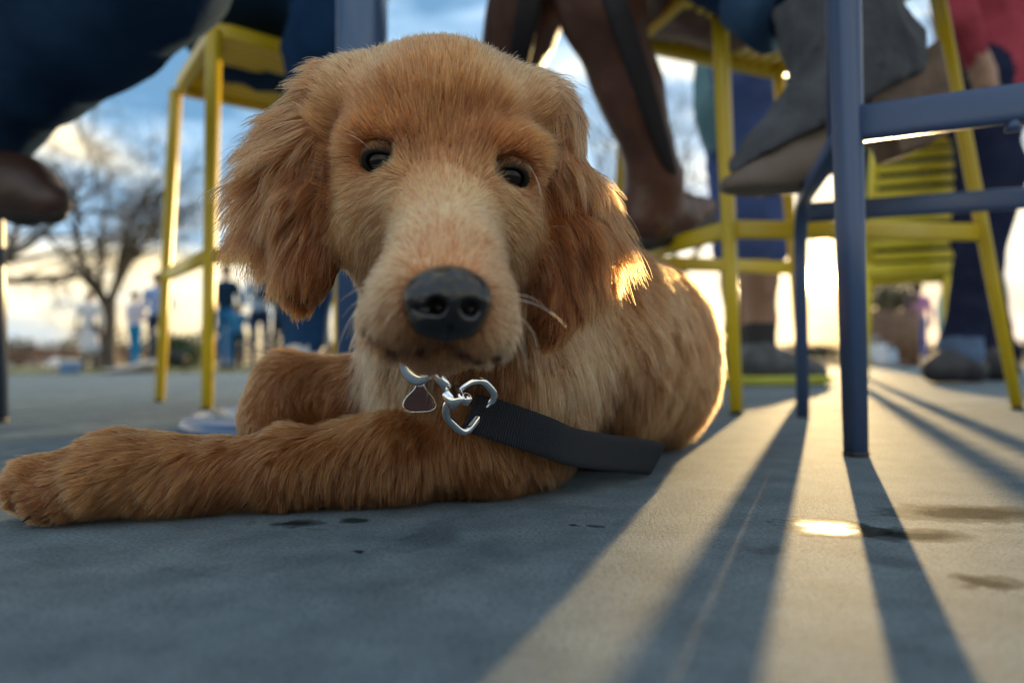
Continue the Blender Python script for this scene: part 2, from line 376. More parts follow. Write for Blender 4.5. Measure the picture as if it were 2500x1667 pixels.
    a2 = N.new('ShaderNodeMath'); a2.operation = 'MULTIPLY_ADD'; a2.inputs[1].default_value = .5; L.new(n5.outputs['Fac'], a2.inputs[0]); L.new(a1.outputs[0], a2.inputs[2])
    bs = N.new('ShaderNodeMapRange'); bs.inputs['To Min'].default_value = .9; bs.inputs['To Max'].default_value = .22; L.new(wet, bs.inputs['Value'])
    bp = N.new('ShaderNodeBump'); bp.inputs['Distance'].default_value = .0018; L.new(bs.outputs[0], bp.inputs['Strength']); L.new(a2.outputs[0], bp.inputs['Height']); L.new(bp.outputs[0], b.inputs['Normal'])
    return m
M_CON = concrete()
def clip_poly(poly, fn):
    out = []
    for i in range(len(poly)):
        a, b = poly[i], poly[(i + 1) % len(poly)]; fa, fb = fn(a), fn(b)
        if fa <= 0: out.append(a)
        if fa * fb < 0:
            t = fa / (fa - fb); out.append((a[0] + (b[0] - a[0]) * t, a[1] + (b[1] - a[1]) * t))
    return out
def patio():
    base = mesh_obj('patio', [(-16, -3, -.012), (16, -3, -.012), (16, 5.15, -.012), (-16, 6.6, -.012)], [(0, 1, 2, 3)], mat('joint_grit', (.10, .095, .085), .9, noise=(60, .6, (.05, .05, .045))))
    tag(base, 'grey concrete patio cut into large slabs', kind='structure')
    th = R_(17); ex = (math.cos(th), math.sin(th)); ey = (-math.sin(th), math.cos(th)); S = 3.2; g = .004
    o = G(240, 1063); off_u = (o.x * ex[0] + o.y * ex[1]) - 0.33; off_v = o.x * ey[0] + o.y * ey[1]
    edge = lambda p: p[1] - (5.85 - .045 * p[0])
    for i in range(-7, 8):
        for j in range(-4, 5):
            u0, u1, v0, v1 = off_u - S + i * S + g, off_u + i * S - g, off_v + (j - 1) * S + g, off_v + j * S - g
            pl = [(u * ex[0] + v * ey[0], u * ex[1] + v * ey[1]) for u, v in ((u0, v0), (u1, v0), (u1, v1), (u0, v1))]
            for fn in (edge, lambda p: -3 - p[1], lambda p: p[0] - 15, lambda p: -15 - p[0]):
                pl = clip_poly(pl, fn) if len(pl) > 2 else pl
            if len(pl) < 3: continue
            n = len(pl); V = [(x, y, 0) for x, y in pl] + [(x, y, -.011) for x, y in pl]
            Fc = [tuple(range(n))] + [(k, k + n, (k + 1) % n + n, (k + 1) % n) for k in range(n)]
            mesh_obj('slab', V, Fc, M_CON, base, smooth=False)
patio()
lawn = mesh_obj('lawn', [(-700, 5.0, -.03), (700, 5.0, -.03), (700, 1500, -.03), (-700, 1500, -.03)], [(0, 1, 2, 3)],
                mat('lawn_soil', (.085, .115, .045), .95, noise=(1.2, .9, (.16, .15, .075))))
tag(lawn, 'short winter lawn beyond the patio', kind='structure')
rear = mesh_obj('ground', [(-40, -40, -.035), (40, -40, -.035), (40, 5.1, -.035), (-40, 5.1, -.035)], [(0, 1, 2, 3)], mat('lawn_soil', (0, 0, 0)))
tag(rear, 'soil around the patio', kind='structure')
# mulch bed on the right beyond the patio
def mulch():
    rg = np.random.default_rng(3); V = []; Fc = []
    for i in range(2600):
        x = rg.uniform(1.6, 9); y = rg.uniform(5.95, 9.5); a = rg.uniform(0, 6.3); l = rg.uniform(.02, .06); w = l * .35; z = .01 + rg.uniform(0, .05)
        dx, dy = math.cos(a) * l, math.sin(a) * l; px, py = -math.sin(a) * w, math.cos(a) * w; t = rg.uniform(-.02, .02); k = len(V)
        V += [(x - dx - px, y - dy - py, z), (x + dx - px, y + dy - py, z + t), (x + dx + px, y + dy + py, z + t + .004), (x - dx + px, y - dy + py, z + .004)]; Fc.append((k, k + 1, k + 2, k + 3))
    o = mesh_obj('mulch', V, Fc, mat('mulch_chip', (.20, .135, .085), .9, noise=(8, .8, (.32, .24, .16))), smooth=False); tag(o, 'brown bark mulch scattered past the patio edge', kind='stuff')
    b = mesh_obj('planting_bed', [(1.4, 5.9, -.012), (9.2, 5.55, -.012), (9.2, 9.8, -.012), (1.4, 9.8, -.012)], [(0, 1, 2, 3)], mat('mulch_soil', (.15, .105, .07), .95, noise=(20, .8, (.24, .18, .12)))); tag(b, 'brown mulched bed', kind='structure')
mulch()
def grass():
    rg = np.random.default_rng(5); n = 9000
    y = 5.95 + (rg.random(n) ** 1.8) * 12; x = rg.uniform(-1, 1, n) * (2 + y * .85); keep = ~((x > 1.2) & (y < 9.9)); x, y = x[keep], y[keep]; n = len(x)
    h = rg.uniform(.02, .06, n); a = rg.uniform(0, 6.28, n); w = .006; lx, ly = rg.normal(0, .012, n), rg.normal(0, .012, n)
    V = np.zeros((n, 3, 3)); V[:, 0] = np.stack([x - np.cos(a) * w, y - np.sin(a) * w, np.full(n, -.03)], 1); V[:, 1] = np.stack([x + np.cos(a) * w, y + np.sin(a) * w, np.full(n, -.03)], 1); V[:, 2] = np.stack([x + lx, y + ly, h - .03], 1)
    o = mesh_obj('grass', V.reshape(-1, 3), np.arange(3 * n).reshape(-1, 3), mat('grass_blade', (.10, .16, .05), .8, noise=(2, .7, (.2, .19, .09))), smooth=False); tag(o, 'short thin grass at the patio edge', kind='stuff')
grass()

# ------------------------------------------------------------------ trees and hedges
def tube(V, Fc, pts, rads, n=5):
    for i, (p, r) in enumerate(zip(pts, rads)):
        tg = (pts[min(i + 1, len(pts) - 1)] - pts[max(i - 1, 0)]).normalized(); s = tg.cross(Vector((.3, .9, .2))).normalized(); u = s.cross(tg)
        for k in range(n):
            a = 6.2832 * k / n; V.append(p + s * (r * math.cos(a)) + u * (r * math.sin(a)))
    b = len(V) - len(pts) * n
    for i in range(len(pts) - 1):
        for k in range(n): Fc.append((b + i * n + k, b + i * n + (k + 1) % n, b + (i + 1) * n + (k + 1) % n, b + (i + 1) * n + k))
def bare_tree(name, label, base, height, seed, stems=4, lean=.5, r0=.3, levels=4, kids=5, group='bare trees in the park', fork=.28, extra=()):
    rd = random.Random(seed); root = empty(name, base, label, 'tree', group)
    tv, tf, cv, cf = [], [], [], []
    def rv(s): return Vector((rd.gauss(0, s), rd.gauss(0, s), rd.gauss(0, s)))
    def grow(p, d, ln, r, lev):
        n = 6 if lev < 2 else 4; pts = [p]; rads = [r]; q = p.copy(); dd = d.normalized()
        for i in range(n):
            dd = (dd + rv(.13 + .05 * lev) + Vector((0, 0, .05 if lev < 3 else -.01))).normalized(); q = q + dd * (ln / n); pts.append(q.copy()); rads.append(r * (1 - .72 * (i + 1) / n))
        if lev <= 1: tube(tv, tf, pts, rads, 8)
        else: tube(cv, cf, pts, rads, 4)
        if lev < levels:
            for k in range(kids + (1 if lev > 1 else 0)):
                t = rd.uniform(.3, 1.0); i = min(n - 1, int(t * n)); bp = pts[i].lerp(pts[i + 1], t * n - i)
                ax = rv(1).normalized(); nd = (pts[i + 1] - pts[i]).normalized(); nd = (nd + ax.cross(nd).normalized() * rd.uniform(.5, 1.1)).normalized()
                grow(bp, nd, ln * rd.uniform(.42, .68), max(.006, rads[i] * rd.uniform(.42, .65)), lev + 1)
    b = Vector(base); fk = b + Vector((0, 0, height * fork))
    tube(tv, tf, [b - Vector((0, 0, .1)), b.lerp(fk, .15), b.lerp(fk, .6), fk + Vector((0, 0, .1))], [r0 * 1.35, r0 * 1.05, r0, r0 * .95], 10)
    for s in range(stems):
        a = 6.28 * s / stems + rd.uniform(-.4, .4); d = Vector((math.cos(a) * lean, math.sin(a) * lean * .8, 1))
        grow(fk - Vector((0, 0, r0 * .6)), d, height * (1 - fork) * rd.uniform(.72, .95), r0 * rd.uniform(.42, .58), 1)
    for (d, ln, r) in extra: grow(fk - Vector((0, 0, r0)), Vector(d), ln, r, 1)
    mb = mat('bark', (.075, .062, .055), .9, noise=(5, .7, (.13, .115, .10)))
    mesh_obj('trunk', tv, tf, mb, root); mesh_obj('crown', cv, cf, mat('twig', (.10, .08, .065), .9), root)
    return root
bare_tree('bare_tree', 'bare many-stemmed tree with a short trunk behind the people on the lawn', PZ(262, -.03, 18.5), 6.4, 11, stems=6, lean=.6, r0=.22, kids=6)
bare_tree('bare_tree', 'bare spreading tree reaching in from the left edge of the picture', PZ(-150, -.03, 15), 7.4, 5, stems=6, lean=.95, r0=.30, kids=6, extra=[((1, -.1, .55), 4.2, .14), ((1, .2, -.02), 3.6, .10)])
bare_tree('bare_tree', 'pale far bare tree seen beside the brown boots', PZ(1650, -.03, 30), 12.5, 23, stems=5, lean=.4, r0=.3, kids=5)
bare_tree('bare_tree', 'far bare tree behind the standing person in pink', PZ(2390, -.03, 34), 19, 31, stems=5, lean=.6, r0=.35, kids=5)

def leaf_cloud(n, cent, rad, seed, size):
    rg = np.random.default_rng(seed); u = rg.normal(size=(n, 3)); u /= np.linalg.norm(u, axis=1)[:, None]; rr = rg.random(n) ** .45
    lump = 1 + .28 * np.sin(u[:, 0] * 5 + seed) * np.cos(u[:, 2] * 4 + u[:, 1] * 3)
    c = np.array(cent) + u * (rr * lump)[:, None] * np.array(rad); c[:, 2] = np.maximum(c[:, 2], .02)
    a = rg.normal(size=(n, 3)); a /= np.linalg.norm(a, axis=1)[:, None]; b = np.cross(a, u); b /= np.linalg.norm(b, axis=1)[:, None] + 1e-9
    s = size * rg.uniform(.6, 1.4, n)[:, None]
    return np.stack([c - a * s, c + b * s * .5, c + a * s, c - b * s * .5], 1).reshape(-1, 3)
def bush(label, base, rad, n, seed, colr, colr2, size=.05):
    root = empty('bush', base, label, 'bush'); V = leaf_cloud(n, (base[0], base[1], base[2] + rad[2] * .8), rad, seed, size)
    mesh_obj('foliage', V, np.arange(len(V)).reshape(-1, 4), mat('leaf_%d' % seed, colr, .8, noise=(3, .8, colr2)), root, smooth=False)
    tv, tf = [], []; rd = random.Random(seed)
    for k in range(5): tube(tv, tf, [Vector(base), Vector(base) + Vector((rd.uniform(-.5, .5) * rad[0], rd.uniform(-.5, .5) * rad[1], rad[2]))], [.02, .008], 5)
    mesh_obj('stem', tv, tf, MATS['bark'], root)
bush('dark green rounded bush behind the left yellow stool', PZ(437, -.03, 15), (.55, .5, .42), 2600, 2, (.03, .06, .03), (.06, .10, .045))
def far_wood():
    rg = np.random.default_rng(9); parts = []
    for x in np.arange(-75, 80, 3.2):
        h = rg.uniform(1.6, 3.2) * (1.15 if x < -8 else .55); y = 62 + rg.uniform(-4, 4)
        parts.append(leaf_cloud(420, (x + rg.uniform(-1, 1), y, h * .5), (2.6, 2, h * .62), int(rg.integers(1e6)), .22))
    V = np.concatenate(parts)
    o = mesh_obj('far_wood', V, np.arange(len(V)).reshape(-1, 4), mat('far_leaf', (.10, .095, .06), .9, noise=(.4, .9, (.055, .065, .05))), smooth=False); tag(o, 'brown green line of far trees along the horizon', kind='stuff')
far_wood()
def fence():
    root = empty('fence', (-16, 27, -.03), 'low reddish brown rail fence across the far lawn', 'fence'); mf = mat('fence_wood', (.26, .12, .075), .8, noise=(3, .6, (.18, .09, .06)))
    for i in range(19): sweep('post', [(-22 + i * 1.6, 27, -.03), (-22 + i * 1.6, 27, .78)], .09, .09, mf, root, up=(0, 1, 0), nseg=8)
    for z in (.2, .42, .64): sweep('rail', [(-22, 26.94, z), (6.8, 26.94, z)], .03, .13, mf, root, nseg=8)
fence()

# ------------------------------------------------------------------ furniture
M_YEL = mat('yellow_powder_coat', (.74, .52, .016), .34, noise=(9, .5, (.66, .45, .014)), bump=(900, .04))
M_BLU = mat('blue_powder_coat', (.050, .088, .19), .33, noise=(7, .5, (.058, .09, .17)), bump=(900, .03))
M_NAV = mat('navy_powder_coat', (.018, .035, .075), .35, noise=(7, .5, (.025, .04, .07)))
M_YEL2 = mat('yellow_chair_sunlit', (.86, .70, .03), .42, noise=(6, .4, (.76, .60, .03)))  # lighter than the stools' yellow: glow of the low sun put into the colour
V3 = lambda p, z: Vector((p[0], p[1], z))
def stool(label, feet, tops, m, seat_z=.70, bar_z=.28, bars=(0, 1, 2, 3), n_slats=11, slat_dir=0, group='metal bar stools', legs=(0, 1, 2, 3), name='bar_stool'):
    c = sum((Vector((f[0], f[1], 0)) for f in feet), Vector()) / 4
    root = empty(name, (c.x, c.y, 0), label, 'stool', group)
    at = lambda i, z: V3(feet[i], 0).lerp(V3(tops[i], seat_z), z / seat_z)
    for i in legs:
        p = [at(i, 0), at(i, seat_z * .3), at(i, seat_z * .75), at(i, seat_z - .004)]; out = (at(i, .3) - V3(c, .3)); out.z = 0
        leg = sweep('leg', p, [.0165, .019, .0225, .0235], [.0165, .019, .0225, .0235], m, root, up=out.normalized(), power=5)
        sweep('foot_cap', [at(i, 0.0003), at(i, .006)], .0175, .0175, mat('foot_rubber', (.02, .02, .022), .6), leg, up=out.normalized(), power=5, nseg=10)
    for i in bars:
        j = (i + 1) % 4; a, b = at(i, bar_z), at(j, bar_z); d = (b - a).normalized()
        sweep('footrest', [a + d * .008, a.lerp(b, .5), b - d * .008], .013, .028, m, root, power=5)
    co = [V3(t, seat_z) for t in tops]
    ins = [p.lerp(sum(co, Vector()) / 4, .02) for p in co]
    loop = []
    for i in range(4):
        a, b, d = ins[i], ins[i - 1], ins[(i + 1) % 4]
        p0 = a + (b - a).normalized() * .035; p2 = a + (d - a).normalized() * .035
        for k in range(6): t = k / 5; loop.append(p0 * (1 - t) ** 2 + a * 2 * t * (1 - t) + p2 * t * t)
    sweep('seat_frame', loop, .022, .030, m, root, closed=True, power=5)
    A, B, C_, D_ = ins if slat_dir == 0 else (ins[1], ins[2], ins[3], ins[0])
    for k in range(n_slats):                              # slats run A->B, stacked from A to D
        t = (k + .5) / n_slats; a = A.lerp(D_, .03 + .94 * t) + Vector((0, 0, .006)); b = B.lerp(C_, .03 + .94 * t) + Vector((0, 0, .006)); d = (b - a).normalized()
        wd = (A - D_).length / n_slats * .66
        sweep('slat', [a + d * .009, a.lerp(b, .5) - Vector((0, 0, .006)), b - d * .009], wd, .008, m, root, power=6, nseg=10)
    return root
# left yellow stool
A_, B_ = G(506, 1000), G(391, 981); A_ = Vector((-.546, 1.224, 0)); B_ = Vector((-.776, 1.505, 0)); pv = Vector((.33, .26, 0))
stool('yellow metal bar stool standing behind the round table base on the left', [A_, A_ + pv, B_ + pv, B_], [(-.544, 1.243), (-.245, 1.48), (-.45, 1.72), (-.748, 1.515)], M_YEL, bars=(0, 3))
# right yellow stool
stool('yellow metal bar stool right of the puppy, a boot resting on its bar', [(.334, 1.02), (.79, 1.07), (.64, 1.50), (.19, 1.39)], [(.327, 1.05), (.685, 1.085), (.582, 1.46), (.236, 1.31)], M_YEL, n_slats=12, slat_dir=1, bars=(0, 2, 3))
# dark stool at the left edge
stool('dark navy metal bar stool cut off by the left picture edge', [(-.752, 1.005), (-1.06, 1.28), (-1.33, .99), (-1.03, .72)], [(-.775, 1.005), (-1.05, 1.25), (-1.29, .99), (-1.03, .75)], M_NAV)
# near blue stool: rear leg and side rail are one bent tube
def blue_stool():
    root = empty('bar_stool', (.52, .75, 0), 'near blue metal bar stool at the right, casting long shadows', 'stool', 'metal bar stools')
    fl = G(2090, 1113); rl = G(1960, 1018); side = rl - fl; pv = Vector((side.y, -side.x, 0)).normalized() * .43
    flt = P(2062, 20, .585); dirn = (flt - fl); top = fl + dirn * (.70 / dirn.z)
    at = lambda z: fl + dirn * (z / dirn.z)
    leg = sweep('leg', [fl, at(.2), at(.45), top], [.0165, .020, .0235, .024], [.0165, .020, .0235, .024], M_BLU, root, up=(.3, -.95, 0), power=4)
    sweep('foot_cap', [fl + Vector((0, 0, .0004)), at(.004)], .0178, .0178, mat('foot_rubber', (0, 0, 0)), leg, up=(.3, -.95, 0), nseg=10)
    fr = fl + pv; frt = top + pv * .86
    leg = sweep('leg', [fr, frt], [.0165, .024], [.0165, .024], M_BLU, root, up=(.3, -.95, 0), power=4)
    rr = rl + pv
    # side rails: rear leg bends forward into the rail
    for (f0, r0, nm) in ((at(.283), rl, 'leg'), (fr.lerp(frt, .283 / .70), rr, 'leg')):
        up_ = Vector((r0.x, r0.y, .30)) - side.normalized() * .012
        path = fillet([r0, up_, f0 + side.normalized() * .010], .085, 10)
        sweep('rear_leg', path, .0165, .0175, M_BLU, root, up=pv.normalized(), power=4)
    f0 = at(.285); f1 = fr.lerp(frt, .285 / .70); mid = f0.lerp(f1, .5) + Vector((0, 0, .006))
    bar = sweep('footrest', [f0 + pv.normalized() * .009, mid, f1 - pv.normalized() * .009], .014, .031, M_BLU, root, power=5)
    for t in (.30, .7):
        q = f0.lerp(f1, t) - Vector((0, 0, .016)); sweep('glide', [q + Vector((0, 0, .006)), q - Vector((0, 0, .003))], .011, .011, M_BLU, bar, up=(0, 1, 0), power=2)
    ra = Vector((rl.x, rl.y, .290)) - side.normalized() * .006; rb = Vector((rr.x, rr.y, .290)) - side.normalized() * .006
    sweep('footrest', [ra, ra.lerp(rb, .5), rb], .014, .028, M_BLU, root, power=5)
    # rear uprights rise from the rails behind the front leg to the seat
    s0 = top + side * .92; s1 = frt + side * .92
    for (f0, tp) in ((at(.283), P(2078, -330, .86)), (fr.lerp(frt, .283 / .70), None)):
        b0 = f0 + side * .15; b1 = Vector((b0.x + (.0 if tp else 0), b0.y, .70)) if tp is None else Vector((b0.x * 1.02, b0.y, .70))
        sweep('leg', [b0, b1], .017, .017, M_BLU, root, up=pv.normalized(), power=4)
    co = [Vector((p.x, p.y, .70)) for p in (top, frt, frt + side * .68, top + side * .68)]
    sweep('seat_frame', co, .022, .03, M_BLU, root, closed=True, power=5)
    for k in range(9):
        t = (k + .5) / 9; a = co[0].lerp(co[3], t) + Vector((0, 0, .004)); b = co[1].lerp(co[2], t) + Vector((0, 0, .004)); sweep('slat', [a, b], .021, .008, M_BLU, root, nseg=10)
blue_stool()
# far yellow chair
def far_chair():
    o = Vector((1.66, 2.85, 0)); root = empty('chair', o, 'low yellow slatted chair in front of the person in pink', 'chair')
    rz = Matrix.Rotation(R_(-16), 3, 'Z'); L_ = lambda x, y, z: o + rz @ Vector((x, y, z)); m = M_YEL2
    for (x, y, x2, y2, z2) in ((-.21, -.20, -.19, -.19, .43), (.21, -.20, .19, -.19, .43), (-.21, .24, -.19, .17, .44), (.21, .24, .19, .17, .44)):
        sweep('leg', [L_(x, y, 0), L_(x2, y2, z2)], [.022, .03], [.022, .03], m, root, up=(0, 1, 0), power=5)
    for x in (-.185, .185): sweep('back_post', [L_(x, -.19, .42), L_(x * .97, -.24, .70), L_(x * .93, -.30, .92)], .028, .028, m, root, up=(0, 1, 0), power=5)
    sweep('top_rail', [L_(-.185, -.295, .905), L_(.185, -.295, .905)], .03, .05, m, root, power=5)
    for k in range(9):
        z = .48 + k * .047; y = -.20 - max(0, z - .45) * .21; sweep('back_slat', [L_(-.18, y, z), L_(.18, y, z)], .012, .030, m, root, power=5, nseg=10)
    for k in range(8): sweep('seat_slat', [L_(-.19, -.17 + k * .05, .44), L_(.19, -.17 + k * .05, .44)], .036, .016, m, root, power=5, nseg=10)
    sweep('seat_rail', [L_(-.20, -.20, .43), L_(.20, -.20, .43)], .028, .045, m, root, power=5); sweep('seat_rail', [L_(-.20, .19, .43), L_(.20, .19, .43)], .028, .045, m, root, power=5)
far_chair()
# table with round base
def table():
    c = Vector((-.19, .875, 0)); root = empty('pedestal_table', c, 'blue pedestal table with a round metal foot behind the puppy', 'table')
    m = mat('table_blue', (.06, .115, .235), .26, noise=(10, .5, (.07, .12, .22)))
    lathe('foot_plate', [(.175, .004), (.208, .004), (.214, .009), (.214, .014), (.208, .021), (.195, .025), (.06, .030), (.04, .034)], m, root, c)
    lathe('glide_ring', [(.185, 0), (.190, 0), (.190, .006), (.185, .006)], mat('foot_rubber', (0, 0, 0)), root, c)
    col = sweep('column', [c + Vector((0, 0, .03)), c + Vector((0, 0, 1.02))], .056, .056, m, root, up=(.2, 1, 0), power=5)
    lathe('table_top', [(.05, 1.02), (.29, 1.025), (.30, 1.03), (.30, 1.045), (.29, 1.05)], m, root, c)
table()

# ------------------------------------------------------------------ leash and tag
M_CHR = mat('chrome', (.80, .81, .83), .07, metal=1.0)
def strap_mat():
    m = bpy.data.materials.new('nylon_webbing'); m.use_nodes = True; nt = m.node_tree; N = nt.nodes; L = nt.links; b = N['Principled BSDF']
    uv = N.new('ShaderNodeUVMap'); uv.uv_map = 'UVMap'
    wv = N.new('ShaderNodeTexWave'); wv.wave_type = 'BANDS'; wv.bands_direction = 'X'; wv.inputs['Scale'].default_value = 210; wv.inputs['Distortion'].default_value = .3; wv.inputs['Detail'].default_value = 1
    wv2 = N.new('ShaderNodeTexWave'); wv2.bands_direction = 'Y'; wv2.inputs['Scale'].default_value = 330; wv2.inputs['Distortion'].default_value = .4
    L.new(uv.outputs[0], wv.inputs['Vector']); L.new(uv.outputs[0], wv2.inputs['Vector'])
    ad = N.new('ShaderNodeMath'); ad.operation = 'MULTIPLY_ADD'; ad.inputs[1].default_value = .35; L.new(wv2.outputs['Fac'], ad.inputs[0]); L.new(wv.outputs['Fac'], ad.inputs[2])
    cr = N.new('ShaderNodeValToRGB'); cr.color_ramp.elements[0].color = (.008, .010, .015, 1); cr.color_ramp.elements[1].color = (.038, .043, .056, 1); L.new(ad.outputs[0], cr.inputs['Fac']); L.new(cr.outputs[0], b.inputs['Base Color'])
    b.inputs['Roughness'].default_value = .6; b.inputs['Specular IOR Level'].default_value = .2
    bp = N.new('ShaderNodeBump'); bp.inputs['Strength'].default_value = 1.0; bp.inputs['Distance'].default_value = .0010; L.new(ad.outputs[0], bp.inputs['Height']); L.new(bp.outputs[0], b.inputs['Normal'])
    return m
M_STRAP = strap_mat()
def ribbon(name, secs, th, parent, off=0.0, sub=10):
    """secs: (centre, half width vector); smooth ribbon with thickness, uv in metres"""
    def cat(p0, p1, p2, p3, t): return .5 * ((2 * p1) + (p2 - p0) * t + (2 * p0 - 5 * p1 + 4 * p2 - p3) * t * t + (3 * p1 - p0 - 3 * p2 + p3) * t ** 3)
    C = []; H = []
    for i in range(len(secs) - 1):
        g = lambda k, w: secs[min(max(k, 0), len(secs) - 1)][w]
        for s in range(sub + (1 if i == len(secs) - 2 else 0)):
            t = s / sub; C.append(cat(g(i - 1, 0), g(i, 0), g(i + 1, 0), g(i + 2, 0), t)); H.append(cat(g(i - 1, 1), g(i, 1), g(i + 1, 1), g(i + 2, 1), t))
    V = []; U = []; Fc = []; u = 0; n = len(C); M = 8
    for i in range(n):
        if i: u += (C[i] - C[i - 1]).length
        tg = (C[min(i + 1, n - 1)] - C[max(i - 1, 0)]).normalized(); nv = H[i].cross(tg).normalized(); hl = H[i].length
        for k in range(M): 
            s = 1 - 2 * k / (M - 1); V.append(C[i] + H[i] * s + nv * (off + th / 2 * (1 - .5 * abs(s) ** 8))); U.append((u, s * hl))
        for k in range(M):
            s = -1 + 2 * k / (M - 1); V.append(C[i] + H[i] * s + nv * (off - th / 2 * (1 - .5 * abs(s) ** 8))); U.append((u, s * hl))
    W = 2 * M
    for i in range(n - 1):
        for k in range(W): Fc.append((i * W + k, i * W + (k + 1) % W, (i + 1) * W + (k + 1) % W, (i + 1) * W + k))
    Fc.append(tuple(reversed(range(W)))); Fc.append(tuple(range((n - 1) * W, n * W)))
    o = mesh_obj(name, V, Fc, M_STRAP, parent); ul = o.data.uv_layers.new(name='UVMap')
    vi = np.zeros(len(o.data.loops), np.int32); o.data.loops.foreach_get('vertex_index', vi); ul.data.foreach_set('uv', np.array(U, np.float32)[vi].ravel())
    return o, C, H
def leash():
    root = empty('leash', P(1150, 1005, .386), 'black webbing leash with chrome snap hook lying across the foreleg', 'leash')
    def sec(x, y, d, hx, hy, hd=0.0):
        c = P(x, y, d); return (c, (P(x + hx, y + hy, d + hd) - P(x - hx, y - hy, d - hd)) * .5)
    S = [sec(1147, 1006, .3870, 20, -43), sec(1200, 1022, .3845, 16, -47), sec(1270, 1045, .3850, 11, -49), sec(1345, 1071, .3960, 7, -49), sec(1400, 1091, .4120, 2, -47), sec(1480, 1103, .4400, 3, -44), sec(1560, 1114, .4700, 10, -42), sec(1605, 1121, .4880, 20, -38)]
    e = S[-1]
    o, C, H = ribbon('strap', S, .0017, root)
    o2, _, _ = ribbon('stitched_end', S[:5], .0017, root, off=.0019)
    # return run on the ground
    R2 = [(Vector((e[0].x + .001, e[0].y + .002, e[0].z)), e[1] * .98), (Vector((e[0].x - .012, .512, .012)), Vector((.002, .004, .0115))), (Vector((e[0].x - .05, .520, .0085)), Vector((0, .006, .0075))), (Vector((.03, .535, .004)), Vector((0, .011, .002)))]
    ribbon('strap', R2, .0017, root)
    # stitching rows
    for (x, y) in ((1232, 1032), (1262, 1042), (1292, 1053), (1322, 1063), (1385, 1087)):
        i = min(range(len(C)), key=lambda k: (C[k] - P(x, y, C[k].y)).length); nv = H[i].cross((C[i + 1] - C[i - 1]).normalized()).normalized()
        V, Fc = [], []
        for k in range(11):
            s = -.85 + k * .17; a = C[i] + H[i] * (s - .06) + nv * .0030; b = C[i] + H[i] * (s + .06) + nv * .0030; vv, ff = sweep_data([a, a.lerp(b, .5) + nv * .0004, b], .0006, .0006, up=nv, nseg=6, power=2); q = len(V); V += vv; Fc += [tuple(z + q for z in f) for f in ff]
        mesh_obj('stitching', V, Fc, mat('thread', (.022, .025, .032), .6), root)
    # snap hook
    d = .3725; hk = empty('snap_hook', P(1100, 965, d)); hk.parent = root; hk.matrix_parent_inverse = Matrix.Translation(root.location).inverted()
    loop = fillet([P(x, y, dd) for x, y, dd in ((1175, 1014, .3872), (1134, 1062, .3840), (1087, 1018, .3760), (1091, 985, d), (1118, 950, d), (1150, 930, .376), (1180, 929, .3790), (1214, 967, .3855), (1175, 1014, .3872))], .006, 5)
    loop.pop(); sweep('ring', loop, .0048, .0046, M_CHR, hk, up=tuple(f_v), power=2.4, closed=True)
    s0, s1 = P(1104, 963, d), P(1040, 876, d + .002); ax = (s0 - s1).normalized()
    sweep('swivel', [s0 - ax * .0035, s0 - ax * .0025, s0 + ax * .003, s0 + ax * .006, s0 + ax * .007], [.0085, .0105, .0118, .0118, .0095], [.0085, .0105, .0118, .0118, .0095], M_CHR, hk, up=(0, 1, 0), power=2.6, nseg=18)
    sweep('bolt', [s0, s1], .0064, .0064, M_CHR, hk, up=(0, 1, 0), power=2.6, nseg=16)
    bm = bmesh.new(); bmesh.ops.create_uvsphere(bm, u_segments=20, v_segments=12, radius=.0036); [setattr(v, 'co', v.co + P(1138, 974, .3715)) for v in bm.verts]; bm_obj('rivet', bm, M_CHR, hk)
    arc = fillet([P(x, y, d + .002) for x, y in ((996, 838), (986, 880), (1000, 912), (1022, 925), (1048, 917), (1066, 902))], .01, 6); n = len(arc)
    wid = [.0030 + .0065 * math.sin(math.pi * min(1, i / (n - 1) * .98 + .06)) for i in range(n)]
    sweep('hook', arc, wid, .0042, M_CHR, hk, up=tuple(f_v), power=3)
    Ca = np.array(C); Ha = np.array(H); hl2 = (Ha ** 2).sum(1)
    ringc = np.array([P(x, y, .388) for x, y in ((1088, 1005), (1110, 1040), (1104, 965), (1150, 930), (1195, 945), (1070, 920), (1020, 915), (990, 890), (1130, 1000), (1150, 970), (1045, 900), (1085, 940), (1030, 950), (1030, 975), (1008, 985), (1048, 980))])
    def press(pts):
        n_, k_, _ = pts.shape; q = pts.reshape(-1, 3); m = np.nonzero((q[:, 0] > -.08) & (q[:, 0] < .14) & (q[:, 1] > .36) & (q[:, 1] < .52) & (q[:, 2] < .10))[0]; s = q[m]
        dd = ((s[:, None, [0, 2]] - Ca[None][:, :, [0, 2]]) ** 2).sum(2); i = dd.argmin(1); rel = ((s - Ca[i]) * Ha[i]).sum(1) / hl2[i]; tgn = np.abs(s[:, 0] - Ca[i, 0])
        hit = (np.abs(rel) < 1.06) & (s[:, 1] < Ca[i, 1] + .0035) & (tgn < .004); s[hit, 1] = Ca[i[hit], 1] + .0035 + .002 * np.random.default_rng(1).random(hit.sum())
        dr = ((s[:, None, [0, 2]] - ringc[None][:, :, [0, 2]]) ** 2).sum(2).min(1); hit = (dr < .0085 ** 2) & (s[:, 1] < .385) & (s[:, 1] > .355); s[hit, 1] = .386
        q[m] = s; return q.reshape(n_, k_, 3)
    HOOKS.append(press)
leash()
